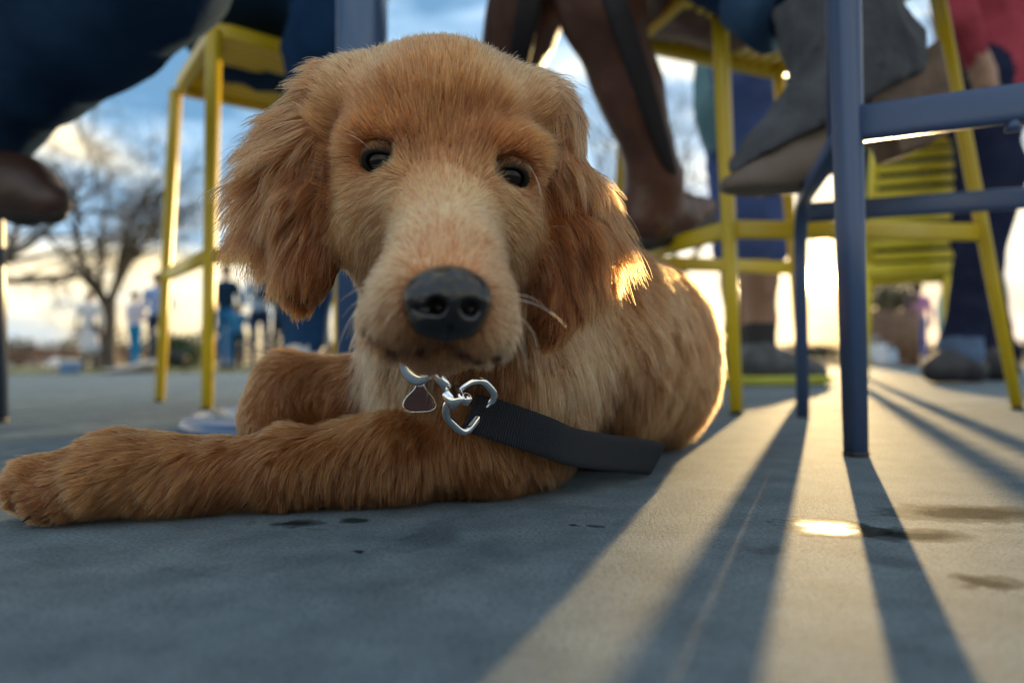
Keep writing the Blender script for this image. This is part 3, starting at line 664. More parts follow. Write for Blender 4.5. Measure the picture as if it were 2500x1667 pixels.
def dog_tag():
    root = empty('dog_tag', P(1026, 960, .398), 'dark red name tag with silver rim hanging under the chin', 'tag'); d = .3955
    prof = [(1017, 934), (1035, 934), (1037, 946), (1046, 958), (1060, 974), (1066, 994), (1050, 1004), (1000, 1006), (982, 994), (988, 974), (1004, 958), (1015, 946)]
    out = [P(x, y, d) for x, y in prof]; out = fillet(out + [out[0]], .0035, 4)[:-1]; n = len(out); V = [p for p in out] + [p + Vector((0, .0016, 0)) for p in out]
    mesh_obj('plate', V, [tuple(range(n)), tuple(reversed(range(n, 2 * n)))] + [(i, i + n, (i + 1) % n + n, (i + 1) % n) for i in range(n)], mat('tag_enamel', (.055, .010, .012), .12, coat=.6, noise=(200, .5, (.09, .02, .02))), root, smooth=False)
    sweep('rim', [p + Vector((0, .0008, 0)) for p in out], .0010, .0022, M_CHR, root, up=tuple(f_v), closed=True, power=2)
    rg = [P(1026, 928, d) + Vector((.0035 * math.cos(a), 0, .0035 * math.sin(a))) for a in np.linspace(0, 6.28, 17)[:-1]]
    sweep('split_ring', rg, .0012, .0012, M_CHR, root, up=(0, 1, 0), closed=True, power=2)
dog_tag()

# ------------------------------------------------------------------ people
SKIN = mat('skin', (.42, .25, .17), .55, noise=(20, .4, (.36, .20, .14))); SKIN2 = mat('tanned_leg', (.30, .165, .10), .5, noise=(30, .5, (.24, .13, .08)))
def cloth(name, c, c2=None, sc=14): return mat(name, c, .88, noise=(sc, .7, c2 or tuple(x * .65 for x in c)), bump=(26, .5), spec=.03, sheen=.0)
def limbs(Fd, pts, k, lab): Fd.chain([(Vector(p), r) for p, r in pts], k, lab)
def finish(Fd, name, mats, root, relax=2): return Fd.obj(name, mats, root, relax)
# each figure: slots 0 skin 1 top 2 trousers 3 shoes 4 socks
def stander(label, px, d, h, face, top, pants, shoe, hair_c, arm=0, lean=0.0, stride=.10, group='people standing on the lawn', skirt=None, child=False, z0=-.03, long_hair=False):
    s = h / 1.75; o = PZ(px, z0, d); root = empty('person', o, label, 'person', group)
    a = R_(face); fx = Vector((math.sin(a), -math.cos(a), 0)); sx = Vector((math.cos(a), math.sin(a), 0))      # fx: facing, sx: its left/right
    L_ = lambda x, y, z: o + sx * (x * s) + fx * (y * s) + Vector((0, 0, z * s))
    lo = o - Vector((.62, .62, .05)) * s; hi = o + Vector((.62, .62, 1.95)) * s; Fd = Field(lo, hi, .020 * s)
    hd = 1.25 if child else 1.0
    for sg in (-1, 1):
        y = stride * sg * .5
        limbs(Fd, [(L_(sg * .09, 0, .92), .085 * s), (L_(sg * .10, y * .6 + .02, .50), .062 * s), (L_(sg * .10, y, .12), .045 * s)], .03, 2)
        limbs(Fd, [(L_(sg * .10, y - .05, .05), .045 * s), (L_(sg * .11, y + .14, .035), .038 * s)], .02, 3)
        sh = L_(sg * .18, lean, 1.40)
        el, hn = [((sg * .25, -.02, 1.13), (sg * .23, .08, .88)), ((sg * .25, .04, 1.14), (sg * .10, .26, 1.14)), ((sg * .27, .10, 1.16), (sg * .14, .20, 1.45))][arm]
        el = L_(el[0], el[1] + lean, el[2]); hn = L_(hn[0], hn[1] + lean, hn[2])
        limbs(Fd, [(sh, .056 * s), (el, .045 * s), (hn, .036 * s)], .025, 1)
        limbs(Fd, [(hn, .034 * s), (hn + (hn - el).normalized() * .08 * s, .028 * s)], .01, 0); Fd.cone(hn, hn + (sx * (-.04 * sg) + fx * .03) * s, .016 * s, .012 * s, .01, 0)
    Fd.ell(L_(0, 0, .95), (.15 * s, .12 * s, .13 * s), .04, 2); limbs(Fd, [(L_(0, lean * .3, 1.05), .13 * s), (L_(0, lean, 1.34), .145 * s)], .05, 1); Fd.cone(L_(-.13, lean, 1.40), L_(.13, lean, 1.40), .07 * s, .07 * s, .05, 1)
    if skirt: Fd.cone(L_(0, 0, 1.0), L_(0, .02, .52), .13 * s, .21 * s, .04, 1)
    Fd.cone(L_(0, lean, 1.44), L_(0, lean * 1.25 + .02, 1.56), .052 * s, .052 * s, .02, 0)
    hc = L_(0, lean * 1.35 + .03, 1.64); Fd.ell(hc, (.078 * s * hd, .09 * s * hd, .112 * s * hd), .02, 0); Fd.cone(hc + fx * .085 * s, hc + fx * .10 * s - Vector((0, 0, .02 * s)), .014 * s, .016 * s, .012, 0)
    tm = [SKIN, top, pants, shoe, shoe]
    finish(Fd, 'body', tm, root)
    Hf = Field(hc - Vector((.2, .2, .35)) * s, hc + Vector((.2, .2, .2)) * s, .016 * s); Hf.ell(hc - fx * .018 * s + Vector((0, 0, .03 * s)), (.088 * s * hd, .095 * s * hd, .100 * s * hd), .02, 0)
    if long_hair: Hf.cone(hc - fx * .05 * s, hc - fx * .07 * s - Vector((0, 0, .22 * s)), .075 * s, .06 * s, .03, 0)
    Hf.ell(hc + fx * .085 * s - Vector((0, 0, .045 * s)), (.075 * s, .06 * s, .085 * s), .01, 0, sub=True); Hf.obj('hair', mat('hair_' + hair_c, {'dark': (.03, .02, .015), 'brown': (.09, .05, .03), 'fair': (.30, .2, .1)}[hair_c], .6), root, 1)
    return root
c = cloth
GP = 'people on the lawn'
stander('person in a long white coat with dark trousers beside the bare tree', 217, 13.5, 1.55, 200, c('white_coat', (.62, .63, .68), (.45, .48, .58)), c('dark_trouser', (.03, .035, .06)), c('dark_shoe', (.03, .03, .03)), 'brown', 0, skirt=1, group=GP)
stander('person in a pale lilac top and bright blue trousers right of the tree trunk', 328, 13, 1.5, 160, c('lilac_top', (.50, .50, .68), (.65, .62, .66)), c('bright_blue', (.02, .24, .52)), MATS['dark_shoe'], 'brown', 1, group=GP)
stander('person in a blue and white jacket half behind the thin yellow stool leg', 383, 13, 1.85, 190, c('blue_jacket', (.10, .22, .56), (.50, .56, .70)), c('navy_trouser', (.02, .045, .12)), MATS['dark_shoe'], 'brown', 1, group=GP)
stander('person in a dark navy jumper and blue jeans seen through the stool legs', 551, 11.5, 1.78, 170, c('navy_jumper', (.012, .035, .075)), c('blue_jeans', (.02, .17, .42), (.04, .10, .24)), MATS['dark_shoe'], 'dark', 1, group=GP)
stander('small child in a blue top standing before the person in navy', 582, 10.8, 1.05, 190, c('child_blue', (.03, .20, .42), (.05, .12, .22)), c('child_dark', (.02, .06, .10)), MATS['dark_shoe'], 'fair', 2, child=True, group=GP)
stander('person in a light denim jacket and dark jeans holding someone close', 634, 11, 1.68, 210, c('denim_jacket', (.22, .36, .56), (.40, .50, .62)), MATS['navy_trouser'], MATS['dark_shoe'], 'dark', 1, group=GP, long_hair=True)
stander('person in black leaning forward towards the denim jacket', 690, 10.5, 1.75, 250, c('black_jacket', (.014, .018, .03)), c('black_trouser', (.012, .018, .04)), MATS['dark_shoe'], 'brown', 1, lean=.16, group=GP)
stander('child in pink and blue near the brown planter on the right', 2243, 8.2, 1.0, 150, c('pink_top', (.55, .22, .42), (.40, .28, .50)), c('child_blue_trouser', (.10, .14, .42)), MATS['dark_shoe'], 'dark', 0, child=True, group=GP)

def near_person(label, lo, hi, vox, draw, mats, name='person', wr=.0075):
    lo = Vector(lo); hi = Vector(hi); root = empty(name, ((lo.x + hi.x) / 2, (lo.y + hi.y) / 2, 0), label, 'person'); Fd = Field(lo, hi, vox); draw(Fd); Fd.wrinkle(wr, 20, len(label)); finish(Fd, 'body', mats, root, 2); return root
def torso(Fd, pel, neck, sh_dir, top=1, pants=2, skin=0, hands=None, w=.19):
    pel = Vector(pel); neck = Vector(neck); sd = Vector(sh_dir).normalized()
    Fd.cone(pel - sd * .08, pel + sd * .08, .125, .125, .05, pants); Fd.cone(pel.lerp(neck, .2), pel.lerp(neck, .8), .125, .15, .06, top); a, b = neck - sd * w, neck + sd * w
    Fd.cone(a, b, .075, .075, .05, top); Fd.cone(neck, neck + Vector((0, 0, .12)), .055, .05, .02, skin)
    hc = neck + Vector((0, 0, .22)); Fd.ell(hc, (.082, .095, .118), .02, skin)
    if hands:
        for s, hnd in zip((a, b), hands):
            hnd = Vector(hnd); el = s.lerp(hnd, .5) + Vector((0, 0, -.12)) + (s - neck) * .35; Fd.chain([(s, .055), (el, .046), (hnd, .036)], .02, top); Fd.cone(hnd, hnd + (hnd - el).normalized() * .09, .038, .028, .01, skin)
    return hc
def hair_cap(root, hc, m, back=(0, .03, .03)):
    Hf = Field(Vector(hc) - Vector((.2, .2, .3)), Vector(hc) + Vector((.2, .2, .25)), .012); Hf.ell(Vector(hc) + Vector(back), (.092, .1, .11), .02); Hf.ell(Vector(hc) - Vector(back) * 3 - Vector((0, 0, -.04)), (.07, .07, .09), .01, sub=True); Hf.obj('hair', m, root, 1)
HAIRD = mat('hair_dark', (0, 0, 0)); HAIRB = mat('hair_brown', (0, 0, 0))
JN = c('dark_denim', (.010, .026, .062), (.018, .045, .095), 9); JB = c('mid_denim', (.025, .075, .19), (.012, .035, .09), 9)
# seated figure at the upper left: dark jeans, brown shoe on the stool bar
def fig_left():
    kn = P(385, -70, .86); an = P(-35, 285, 1.00); hip = Vector((-1.02, 1.06, .80)); kn2 = Vector((-.72, .70, .80)); an2 = Vector((-1.12, .74, .42))
    def draw(Fd):
        Fd.chain([(hip, .105), (kn.lerp(hip, .3), .095), (kn, .078), (kn.lerp(an, .35), .078), (an, .062), (P(-30, 345, 1.0), .050)], .04, 2); Fd.chain([(hip + Vector((-.05, -.12, 0)), .10), (kn2, .075), (an2, .05)], .04, 2)
        fig_left.hc = torso(Fd, hip + Vector((-.02, -.06, .02)), (-1.0, 1.0, 1.28), (.4, .9, 0), hands=[(-.7, .75, .95), (-.75, .95, .93)])
    root = near_person('seated person in dark jeans at the upper left corner', (-1.45, .5, .22), (-.28, 1.45, 1.75), .015, draw, [SKIN, c('navy_coat', (.014, .03, .06)), JN, JN])
    hair_cap(root, fig_left.hc, HAIRD)
    # brown shoe
    sh = mat('brown_leather', (.060, .030, .022), .42, noise=(25, .7, (.035, .018, .014)), bump=(120, .15)); so = mat('dark_sole', (.028, .022, .019), .6)
    Fd = Field(P(-330, 300, 1.0) - Vector((.02, .12, .2)), P(190, 300, 1.0) + Vector((.03, .12, .12)), .006)
    Fd.chain([(P(-200, 420, 1.02), .042), (P(-60, 420, 1.0), .048), (P(60, 462, .97), .040), (P(120, 492, .955), .028)], .03); Fd.chain([(P(-60, 370, 1.0), .045), (P(-60, 430, 1.0), .046)], .03)
    up = Fd.obj('shoe', sh, root, 2)
    Fs = Field(P(-330, 300, 1.0) - Vector((.02, .12, .22)), P(190, 300, 1.0) + Vector((.03, .12, .10)), .005); Fs.cone(P(-200, 470, 1.02), P(60, 505, .97), .020, .024, .02); Fs.cone(P(60, 505, .97), P(132, 518, .955), .024, .017, .02); Fs.obj('sole', so, up, 2)
fig_left()
# figure on the left yellow stool
def fig_mid():
    hip = Vector((-.52, 1.50, .815)); kn = P(845, -60, 1.22); an = P(745, 800, 1.38)
    def draw(Fd):
        Fd.chain([(hip + Vector((.05, -.03, 0)), .105), (P(640, -60, 1.33), .10), (kn, .075)], .04, 2)
        Fd.chain([(kn, .078), (P(800, 120, 1.25), .072), (P(770, 500, 1.34), .058), (an, .050)], .04, 3)
        Fd.chain([(hip + Vector((-.10, -.04, 0)), .10), (Vector((-.55, 1.16, .86)), .072), (Vector((-.44, 1.30, .50)), .055), (Vector((-.40, 1.37, .36)), .045)], .04, 3) if False else None
        Fd.chain([(P(745, 835, 1.38), .036), (P(720, 880, 1.36), .034), (P(690, 893, 1.32), .028)], .02, 4)
        fig_mid.hc = torso(Fd, hip, (-.53, 1.55, 1.32), (.75, .6, 0), hands=[(-.45, 1.2, .98), (-.25, 1.25, .98)])
    root = near_person('seated person in dark blue jeans on the left yellow stool', (-.95, 1.0, .0), (-.02, 1.95, 1.80), .016, draw, [SKIN, c('navy_top', (.014, .028, .06)), JN, JB, mat('white_shoe', (.65, .66, .70), .6)])
    hair_cap(root, fig_mid.hc, HAIRB)
fig_mid()
# figure with brown boots on the right yellow stool
M_BRN = mat('brown_boot_leather', (.115, .045, .027), .42, noise=(16, .8, (.070, .026, .018)), bump=(38, .35)); M_GUS = mat('dark_gusset', (.016, .013, .016), .75, bump=(300, .2))
def fig_boots():
    hip = Vector((.36, 1.28, .815)); kn = P(1395, -240, .97); an = P(1598, 448, 1.13); kn2 = P(1330, -200, 1.04); an2 = P(1060, 780, 1.44)
    def draw(Fd):
        Fd.chain([(hip + Vector((-.06, -.05, 0)), .10), (kn, .072)], .03, 2); Fd.chain([(hip + Vector((.06, 0, 0)), .10), (kn2, .070)], .03, 2)
        Fd.chain([(kn, .070), (P(1466, 20, 1.02), .0590), (P(1538, 220, 1.07), .0500), (an, .0400)], .03, 3); Fd.chain([(kn2, .068), (P(1278, 50, 1.12), .0600), (P(1200, 360, 1.26), .050), (an2, .042)], .03, 3)
        Fd.chain([(an, .043), (P(1562, 545, 1.14), .040), (P(1660, 520, 1.20), .034), (P(1722, 512, 1.26), .024)], .03, 3); Fd.chain([(an2, .042), (P(1050, 840, 1.45), .038), (P(1090, 850, 1.52), .032), (P(1130, 862, 1.58), .026)], .03, 3)
        fig_boots.hc = torso(Fd, hip, (.34, 1.30, 1.32), (.95, .2, 0), hands=[(.2, 1.0, 1.0), (.45, 1.02, 1.0)])
    root = near_person('seated person in tall brown leather boots on the right yellow stool', (-.45, .75, .0), (.75, 1.75, 1.80), .013, draw, [SKIN, c('wine_top', (.10, .03, .035)), M_BRN, M_BRN])
    hair_cap(root, fig_boots.hc, HAIRB)
    pth = [P(1478, -60, .955), P(1512, 40, .970), P(1560, 180, 1.012), P(1600, 300, 1.045), P(1632, 400, 1.082), P(1652, 450, 1.105)]
    st = sweep('gusset', pth, [.036, .036, .033, .028, .022, .012], [.022, .022, .020, .018, .014, .010], M_GUS, root, up=(-.25, 1, .2), power=3)
    sweep('gusset', [P(1302, -40, 1.01), P(1285, 60, 1.055), P(1262, 170, 1.10)], [.038, .038, .034], .02, M_GUS, root, up=(.1, 1, .2), power=3)
    so = mat('dark_sole', (0, 0, 0)); Fs = Field(P(1480, 640, 1.10) - Vector((.02, .1, .05)), P(1780, 480, 1.30) + Vector((.03, .1, .05)), .005)
    Fs.chain([(P(1566, 592, 1.13), .020), (P(1660, 560, 1.20), .022), (P(1730, 535, 1.26), .017)], .02); Fs.obj('sole', so, root, 2)
fig_boots()
# figure with the grey-blue ankle boot on the near blue stool
def fig_ankle():
    M_SUE = mat('grey_suede', (.062, .066, .078), .85, noise=(22, .9, (.105, .110, .125)), bump=(70, .4), sheen=.05); M_WOOD = mat('stacked_heel', (.19, .115, .072), .5, noise=(40, .8, (.085, .05, .032)))
    d = .86; kn = P(1560, -420, .96); hip = Vector((.62, .86, .81)); cuff = P(1985, -60, .90)
    def draw(Fd):
        Fd.chain([(hip, .105), (kn, .085)], .03, 2); Fd.chain([(kn, .082), (P(1760, -150, .97), .078), (P(1905, -25, .925), .066)], .03, 2); Fd.chain([(P(1840, -90, .95), .06), (P(2030, -10, .88), .040)], .02, 0)
        Fd.chain([(hip + Vector((.12, .05, 0)), .10), (Vector((.78, .45, .86)), .08), (Vector((.86, .52, .45)), .055), (Vector((.86, .56, .33)), .045)], .03, 2)
        fig_ankle.hc = torso(Fd, hip + Vector((.05, .03, 0)), (.66, .90, 1.32), (.8, .5, 0), hands=[(.45, .62, 1.0), (.65, .55, 1.0)])
    root = near_person('seated person in rolled blue jeans wearing a grey suede ankle boot', (.05, .35, .2), (1.15, 1.30, 1.80), .013, draw, [SKIN2, c('teal_top', (.03, .06, .09)), c('blue_rolled', (.012, .032, .085), (.022, .05, .12), 9), MATS['mid_denim']])
    hair_cap(root, fig_ankle.hc, HAIRB)
    sweep('cuff', [P(1850, -30, .935), P(1925, 28, .905)], [.128, .124], [.128, .124], c('cuff_denim', (.045, .10, .20), (.07, .13, .23), 20), root, up=(0, 1, 0), power=2, nseg=24)
    lo = P(1720, 560, d) - Vector((.03, .09, .03)); hi = P(2330, -120, d) + Vector((.03, .09, .03))
    Fb = Field(lo, hi, .0048)
    Fb.chain([(P(1812, 412, d), .018), (P(1885, 372, d), .032), (P(1985, 290, d), .043), (P(2070, 200, d), .052)], .03)
    Fb.chain([(P(2070, 190, d), .055), (P(2050, 90, d), .062), (P(2030, -20, d + .01), .068), (P(2015, -70, d + .01), .066)], .03); Fb.ell(P(2170, 165, d), (.046, .040, .060), .04)
    X, Y, Z = Fb.ax[0][:, None, None], Fb.ax[1][None, :, None], Fb.ax[2][None, None, :]
    # cut flat along the welt line
    a = P(1760, 440, d); b = P(2110, 255, d); tz = (b.z - a.z) / (b.x - a.x); Fb.f = np.maximum(Fb.f, ((a.z + tz * (X - a.x)) - Z) / math.sqrt(1 + tz * tz) + 0 * Y)
    # open shaft
    ax0 = P(1945, 2, d); Fb.f = np.maximum(Fb.f, (Z - (ax0.z + .22 * (X - ax0.x))) / 1.02 + 0 * Y); Fb.cone(P(2035, 30, d + .01), P(2015, -90, d + .01), .058, .062, .004, sub=True)
    Fb.wrinkle(.0045, 34, 3); boot = Fb.obj('boot', M_SUE, root, 2)
    def prism(name, pxs, half, m, parent, dd=d, bev=.004):
        bm = bmesh.new(); f = [bm.verts.new(P(x, y, dd) + Vector((0, -half, 0))) for x, y in pxs]; g = [bm.verts.new(P(x, y, dd) + Vector((0, half, 0))) for x, y in pxs]; n = len(pxs)
        bm.faces.new(f); bm.faces.new(list(reversed(g)))
        for i in range(n): bm.faces.new((f[i], g[i], g[(i + 1) % n], f[(i + 1) % n]))
        bmesh.ops.recalc_face_normals(bm, faces=bm.faces); bmesh.ops.bevel(bm, geom=bm.edges[:], offset=bev, segments=3, affect='EDGES', profile=.6); return bm_obj(name, bm, m, parent)
    M_SOLE = mat('boot_sole', (.17, .125, .095), .55, noise=(20, .6, (.12, .09, .07)))
    Fs = Field(lo, hi, .0042)
    Fs.chain([(P(1800, 452, d), .022), (P(1855, 442, d), .030), (P(1930, 405, d), .034), (P(2030, 355, d), .030), (P(2120, 285, d), .030)], .02)
    X, Y, Z = Fs.ax[0][:, None, None], Fs.ax[1][None, :, None], Fs.ax[2][None, None, :]
    b1 = P(1765, 437, d); b2 = P(2110, 252, d); t1 = (b2.z - b1.z) / (b2.x - b1.x); Fs.f = np.maximum(Fs.f, (Z - (b1.z + t1 * (X - b1.x))) / math.sqrt(1 + t1 * t1) + 0 * Y)
    zb = P(1800, 470, d).z; Fs.f = np.maximum(Fs.f, (zb - Z) + 0 * X + 0 * Y); Fs.obj('sole', M_SOLE, boot, 2)
    prism('heel', [(2092, 262), (2160, 200), (2262, 118), (2274, 170), (2288, 250), (2286, 340), (2230, 372), (2168, 390), (2146, 318), (2120, 335)], .030, M_WOOD, boot)
fig_ankle()
# standing figure in shorts behind the right yellow stool
def fig_shorts():
    o = Vector((.775, 2.11, 0)); w = Vector((1, .12, 0)).normalized(); M_TR = mat('trail_shoe', (.045, .05, .06), .6, noise=(30, .8, (.10, .11, .13))); M_LIME = mat('lime_sole', (.45, .48, .06), .5)
    def draw(Fd):
        for (dx, dy) in ((0, 0), (-.015, .15)):
            q = o + Vector((dx, dy, 0)); Fd.chain([(q + Vector((-.02, 0, .88)), .10), (q + Vector((.0, 0, .66)), .092), (q + Vector((.0, 0, .44)), .088)], .03, 2); Fd.chain([(q + Vector((.01, 0, .48)), .062), (q + Vector((-.005, 0, .34)), .060), (q + Vector((-.01, 0, .14)), .040)], .02, 0); Fd.cone(q + Vector((-.01, 0, .185)), q + Vector((-.01, 0, .10)), .048, .050, .01, 3)
        fig_shorts.hc = torso(Fd, o + Vector((-.02, .07, .95)), (o.x - .02, o.y + .07, 1.46), (0, 1, 0), hands=[(o.x + .12, o.y - .12, .95), (o.x + .12, o.y + .28, .95)]); Fd.cone(o + Vector((-.02, .07, 1.1)), o + Vector((-.02, .07, .90)), .15, .158, .04, 1)
    root = near_person('standing person in blue shorts and dark trail shoes behind the yellow stool', (.40, 1.75, .04), (1.15, 2.6, 1.85), .016, draw, [SKIN2, c('teal_shirt', (.10, .20, .24), (.16, .27, .30)), c('blue_shorts', (.075, .11, .27), (.05, .08, .2)), mat('dark_sock', (.03, .03, .032), .9)])
    hair_cap(root, fig_shorts.hc, HAIRB, back=(-.03, 0, .03))
    for (dx, dy) in ((0, 0), (-.015, .15)):
        q = o + Vector((dx, dy, 0)); Fd = Field(q + Vector((-.14, -.08, .012)), q + Vector((.24, .08, .17)), .006); Fd.chain([(q + Vector((-.03, 0, .075)), .052), (q + Vector((.06, .008, .062)), .046), (q + Vector((.15, .018, .042)), .036), (q + Vector((.185, .022, .036)), .026)], .03); Fd.cone(q + Vector((-.01, 0, .11)), q + Vector((-.01, 0, .07)), .050, .05, .02)
        Fd.cut_below(.024); s = Fd.obj('shoe', M_TR, root, 2); Fs = Field(q + Vector((-.14, -.08, -.006)), q + Vector((.26, .09, .05)), .005); Fs.chain([(q + Vector((-.03, 0, .026)), .056), (q + Vector((.07, .008, .022)), .050), (q + Vector((.17, .02, .032)), .042), (q + Vector((.195, .024, .036)), .034)], .02); Fs.cut_below(.001)
        Fs.f = np.maximum(Fs.f, (Fs.ax[2] - .030)[None, None, :]); Fs.obj('sole', M_LIME, s, 2)
fig_shorts()
# standing figure in pink at the right
def fig_pink():
    o = Vector((1.60, 2.28, 0)); M_BLK = mat('black_shoe', (.02, .02, .026), .6, noise=(30, .6, (.04, .04, .05))); ft = G(2345, 931)
    def draw(Fd):
        Fd.chain([(o + Vector((-.06, -.04, .93)), .10), (P(2432, 420, 2.2), .085), (P(2385, 660, 2.17), .066), (PZ(2345, .13, 2.17), .056)], .03, 2); Fd.chain([(o + Vector((.08, .08, .93)), .10), (o + Vector((.03, .10, .5)), .075), (o + Vector((.05, .12, .10)), .052)], .03, 2)
        fig_pink.hc = torso(Fd, o + Vector((0, 0, .98)), (o.x, o.y, 1.48), (.75, .6, 0), hands=[(o.x - .14, o.y - .18, 1.0), (o.x + .2, o.y, .95)], w=.21); Fd.cone(o + Vector((0, 0, 1.05)), o + Vector((0, 0, .97)), .155, .165, .04, 1)
        Fd.cone(PZ(2345, .12, 2.17), PZ(2346, .095, 2.17), .064, .066, .01, 3)
    root = near_person('standing person in a pink red jumper and dark jeans at the right edge', (1.15, 1.85, .04), (2.1, 2.75, 1.95), .016, draw, [SKIN, c('pink_jumper', (.34, .055, .075), (.25, .04, .06)), c('ink_jeans', (.014, .018, .045), (.025, .03, .06)), c('turn_up', (.12, .18, .30))])
    hair_cap(root, fig_pink.hc, HAIRD)
    q = PZ(2345, 0, 2.17)
    for q, dr in ((q, Vector((-1, -.25, 0)).normalized()), (o + Vector((.05, .12, 0)), Vector((.2, -1, 0)).normalized())):
        Fd = Field(q - Vector((.2, .2, .01)), q + Vector((.2, .2, .14)), .007); p = q + Vector((0, 0, .05)); Fd.chain([(p - dr * -.02 + Vector((0, 0, .02)), .055), (p + dr * .05 + Vector((0, 0, .0)), .048), (p + dr * .10 - Vector((0, 0, .008)), .040)], .03); Fd.cone(p + Vector((.02, 0, 0)), p + Vector((.03, 0, -.01)), .05, .05, .03); Fd.cut_below(.002); Fd.obj('shoe', M_BLK, root, 2)
fig_pink()
# seated figure on the far yellow chair
def fig_far():
    o = Vector((1.72, 3.02, .47))
    def draw(Fd):
        fig_far.hc = torso(Fd, o + Vector((0, 0, .1)), (o.x, o.y + .02, 1.04), (1, -.2, 0), hands=[(o.x + .12, o.y + .12, .62), (o.x + .25, o.y + .25, .62)])
        for s in (-1, 1): Fd.chain([(o + Vector((s * .1, .02, .07)), .09), (o + Vector((.38, s * .09 + .10, .08)), .068), (o + Vector((.46, s * .09 + .10, -.36)), .05), (o + Vector((.56, s * .09 + .12, -.43)), .036)], .03, 2)
    root = near_person('dark clothed person sitting on the low yellow chair', (1.2, 2.65, .0), (2.25, 3.75, 1.5), .02, draw, [SKIN, c('ink_coat', (.016, .02, .036)), c('ink_trouser', (.014, .018, .03)), SKIN]); hair_cap(root, fig_far.hc, HAIRD)
fig_far()

# ------------------------------------------------------------------ small things in the park
def small_things():
    # pale paddle board like mat on the patio edge
    o = PZ(318, 0, 6.9); Fd = Field(o - Vector((.4, .3, .05)), o + Vector((.4, .3, .3)), .012); Fd.ell(o + Vector((-.02, 0, .035)), (.27, .16, .035), .03, 0, Matrix.Rotation(R_(-8), 3, 'Y')); Fd.ell(o + Vector((.16, 0, .075)), (.12, .13, .035), .05, 0, Matrix.Rotation(R_(-18), 3, 'Y'))
    r = empty('dog_bed', o, 'low pale padded dog bed on the lawn edge', 'bed'); b = Fd.obj('cushion', c('pale_canvas', (.60, .56, .54)), r, 2); Fe = Field(o - Vector((.4, .3, .05)), o + Vector((.4, .3, .1)), .012); Fe.ell(o + Vector((0, 0, .012)), (.30, .17, .018), .02); Fe.obj('base', mat('bed_base', (.05, .05, .06), .8), r, 1)
    o = PZ(137, 0.02, 8.2); r = empty('ball', o, 'white ball on the grass near the left edge', 'ball'); bm = bmesh.new(); bmesh.ops.create_icosphere(bm, subdivisions=3, radius=.085)
    for v in bm.verts: v.co += o + Vector((0, 0, .065))
    bm_obj('shell', bm, mat('ball_white', (.72, .66, .68), .5, noise=(30, .4, (.6, .5, .55))), r); V = [o + Vector((.0862 * math.cos(a), .0862 * math.sin(a) * .5, .065 + .0862 * math.sin(a) * .86)) for a in np.linspace(0, 6.283, 25)[:-1]]; sweep('seam', V, .004, .004, mat('seam_grey', (.3, .3, .32), .6), r, closed=True, nseg=6)
    # cool box
    o = PZ(172, -.02, 7.6); r = empty('cool_box', o, 'small blue and white cool box beside the white ball', 'box'); bm = bmesh.new(); bmesh.ops.create_cube(bm, size=1); [setattr(v, 'co', Vector((v.co.x * .17 * (1 + .1 * v.co.z), v.co.y * .12, v.co.z * .12 + .06)) + o) for v in bm.verts]; bmesh.ops.bevel(bm, geom=bm.edges[:], offset=.01, segments=2, affect='EDGES'); bm_obj('tub', bm, mat('cool_blue', (.10, .22, .48), .5), r)
    bm = bmesh.new(); bmesh.ops.create_cube(bm, size=1); [setattr(v, 'co', Vector((v.co.x * .20, v.co.y * .14, v.co.z * .035 + .138)) + o) for v in bm.verts]; bmesh.ops.bevel(bm, geom=bm.edges[:], offset=.008, segments=2, affect='EDGES'); bm_obj('lid', bm, mat('cool_white', (.7, .7, .72), .5), r); sweep('handle', fillet([o + Vector((-.1, 0, .12)), o + Vector((-.1, -.07, .16)), o + Vector((.1, -.07, .16)), o + Vector((.1, 0, .12))], .03), .012, .012, MATS['cool_white'], r)
    # small dark dog far off
    o = PZ(428, -.03, 10.5); r = empty('dog', o, 'small black dog walking on the lawn behind the yellow stool', 'dog'); Fd = Field(o - Vector((.4, .25, .02)), o + Vector((.4, .25, .45)), .010)
    Fd.chain([(o + Vector((-.14, 0, .24)), .075), (o + Vector((.12, 0, .22)), .062)], .04); Fd.chain([(o + Vector((-.17, 0, .27)), .055), (o + Vector((-.24, 0, .34)), .045)], .03); Fd.ell(o + Vector((-.26, 0, .36)), (.052, .045, .045), .02); Fd.cone(o + Vector((-.27, 0, .35)), o + Vector((-.34, 0, .335)), .03, .022, .02); Fd.chain([(o + Vector((.17, 0, .25)), .02), (o + Vector((.27, 0, .33)), .012)], .02)
    for s in (-1, 1):
        Fd.cone(o + Vector((-.25, s * .04, .40)), o + Vector((-.235, s * .055, .34)), .016, .02, .01); Fd.chain([(o + Vector((-.15, s * .05, .2)), .034), (o + Vector((-.16, s * .05, .1)), .022), (o + Vector((-.17, s * .05, .018)), .02)], .02); Fd.chain([(o + Vector((.13, s * .05, .2)), .045), (o + Vector((.10, s * .05, .13)), .03), (o + Vector((.16, s * .05, .09)), .02), (o + Vector((.14, s * .05, .018)), .02)], .02)
    Fd.obj('body', mat('black_fur', (.015, .016, .02), .7), r, 1)
    # brown planter stump and bags on the right
    o = PZ(2175, -.01, 7.0); r = empty('planter', o, 'round brown timber planter beyond the low yellow chair', 'planter'); mb = mat('planter_wood', (.20, .12, .075), .8, noise=(8, .8, (.12, .07, .05)))
    for k in range(20):
        a = 6.283 * k / 20; q = o + Vector((.24 * math.cos(a), .24 * math.sin(a), 0)); sweep('stave', [q, q + Vector((.02 * math.cos(a), .02 * math.sin(a), .56))], .07, .03, mb, r, up=(math.cos(a), math.sin(a), 0), nseg=8)
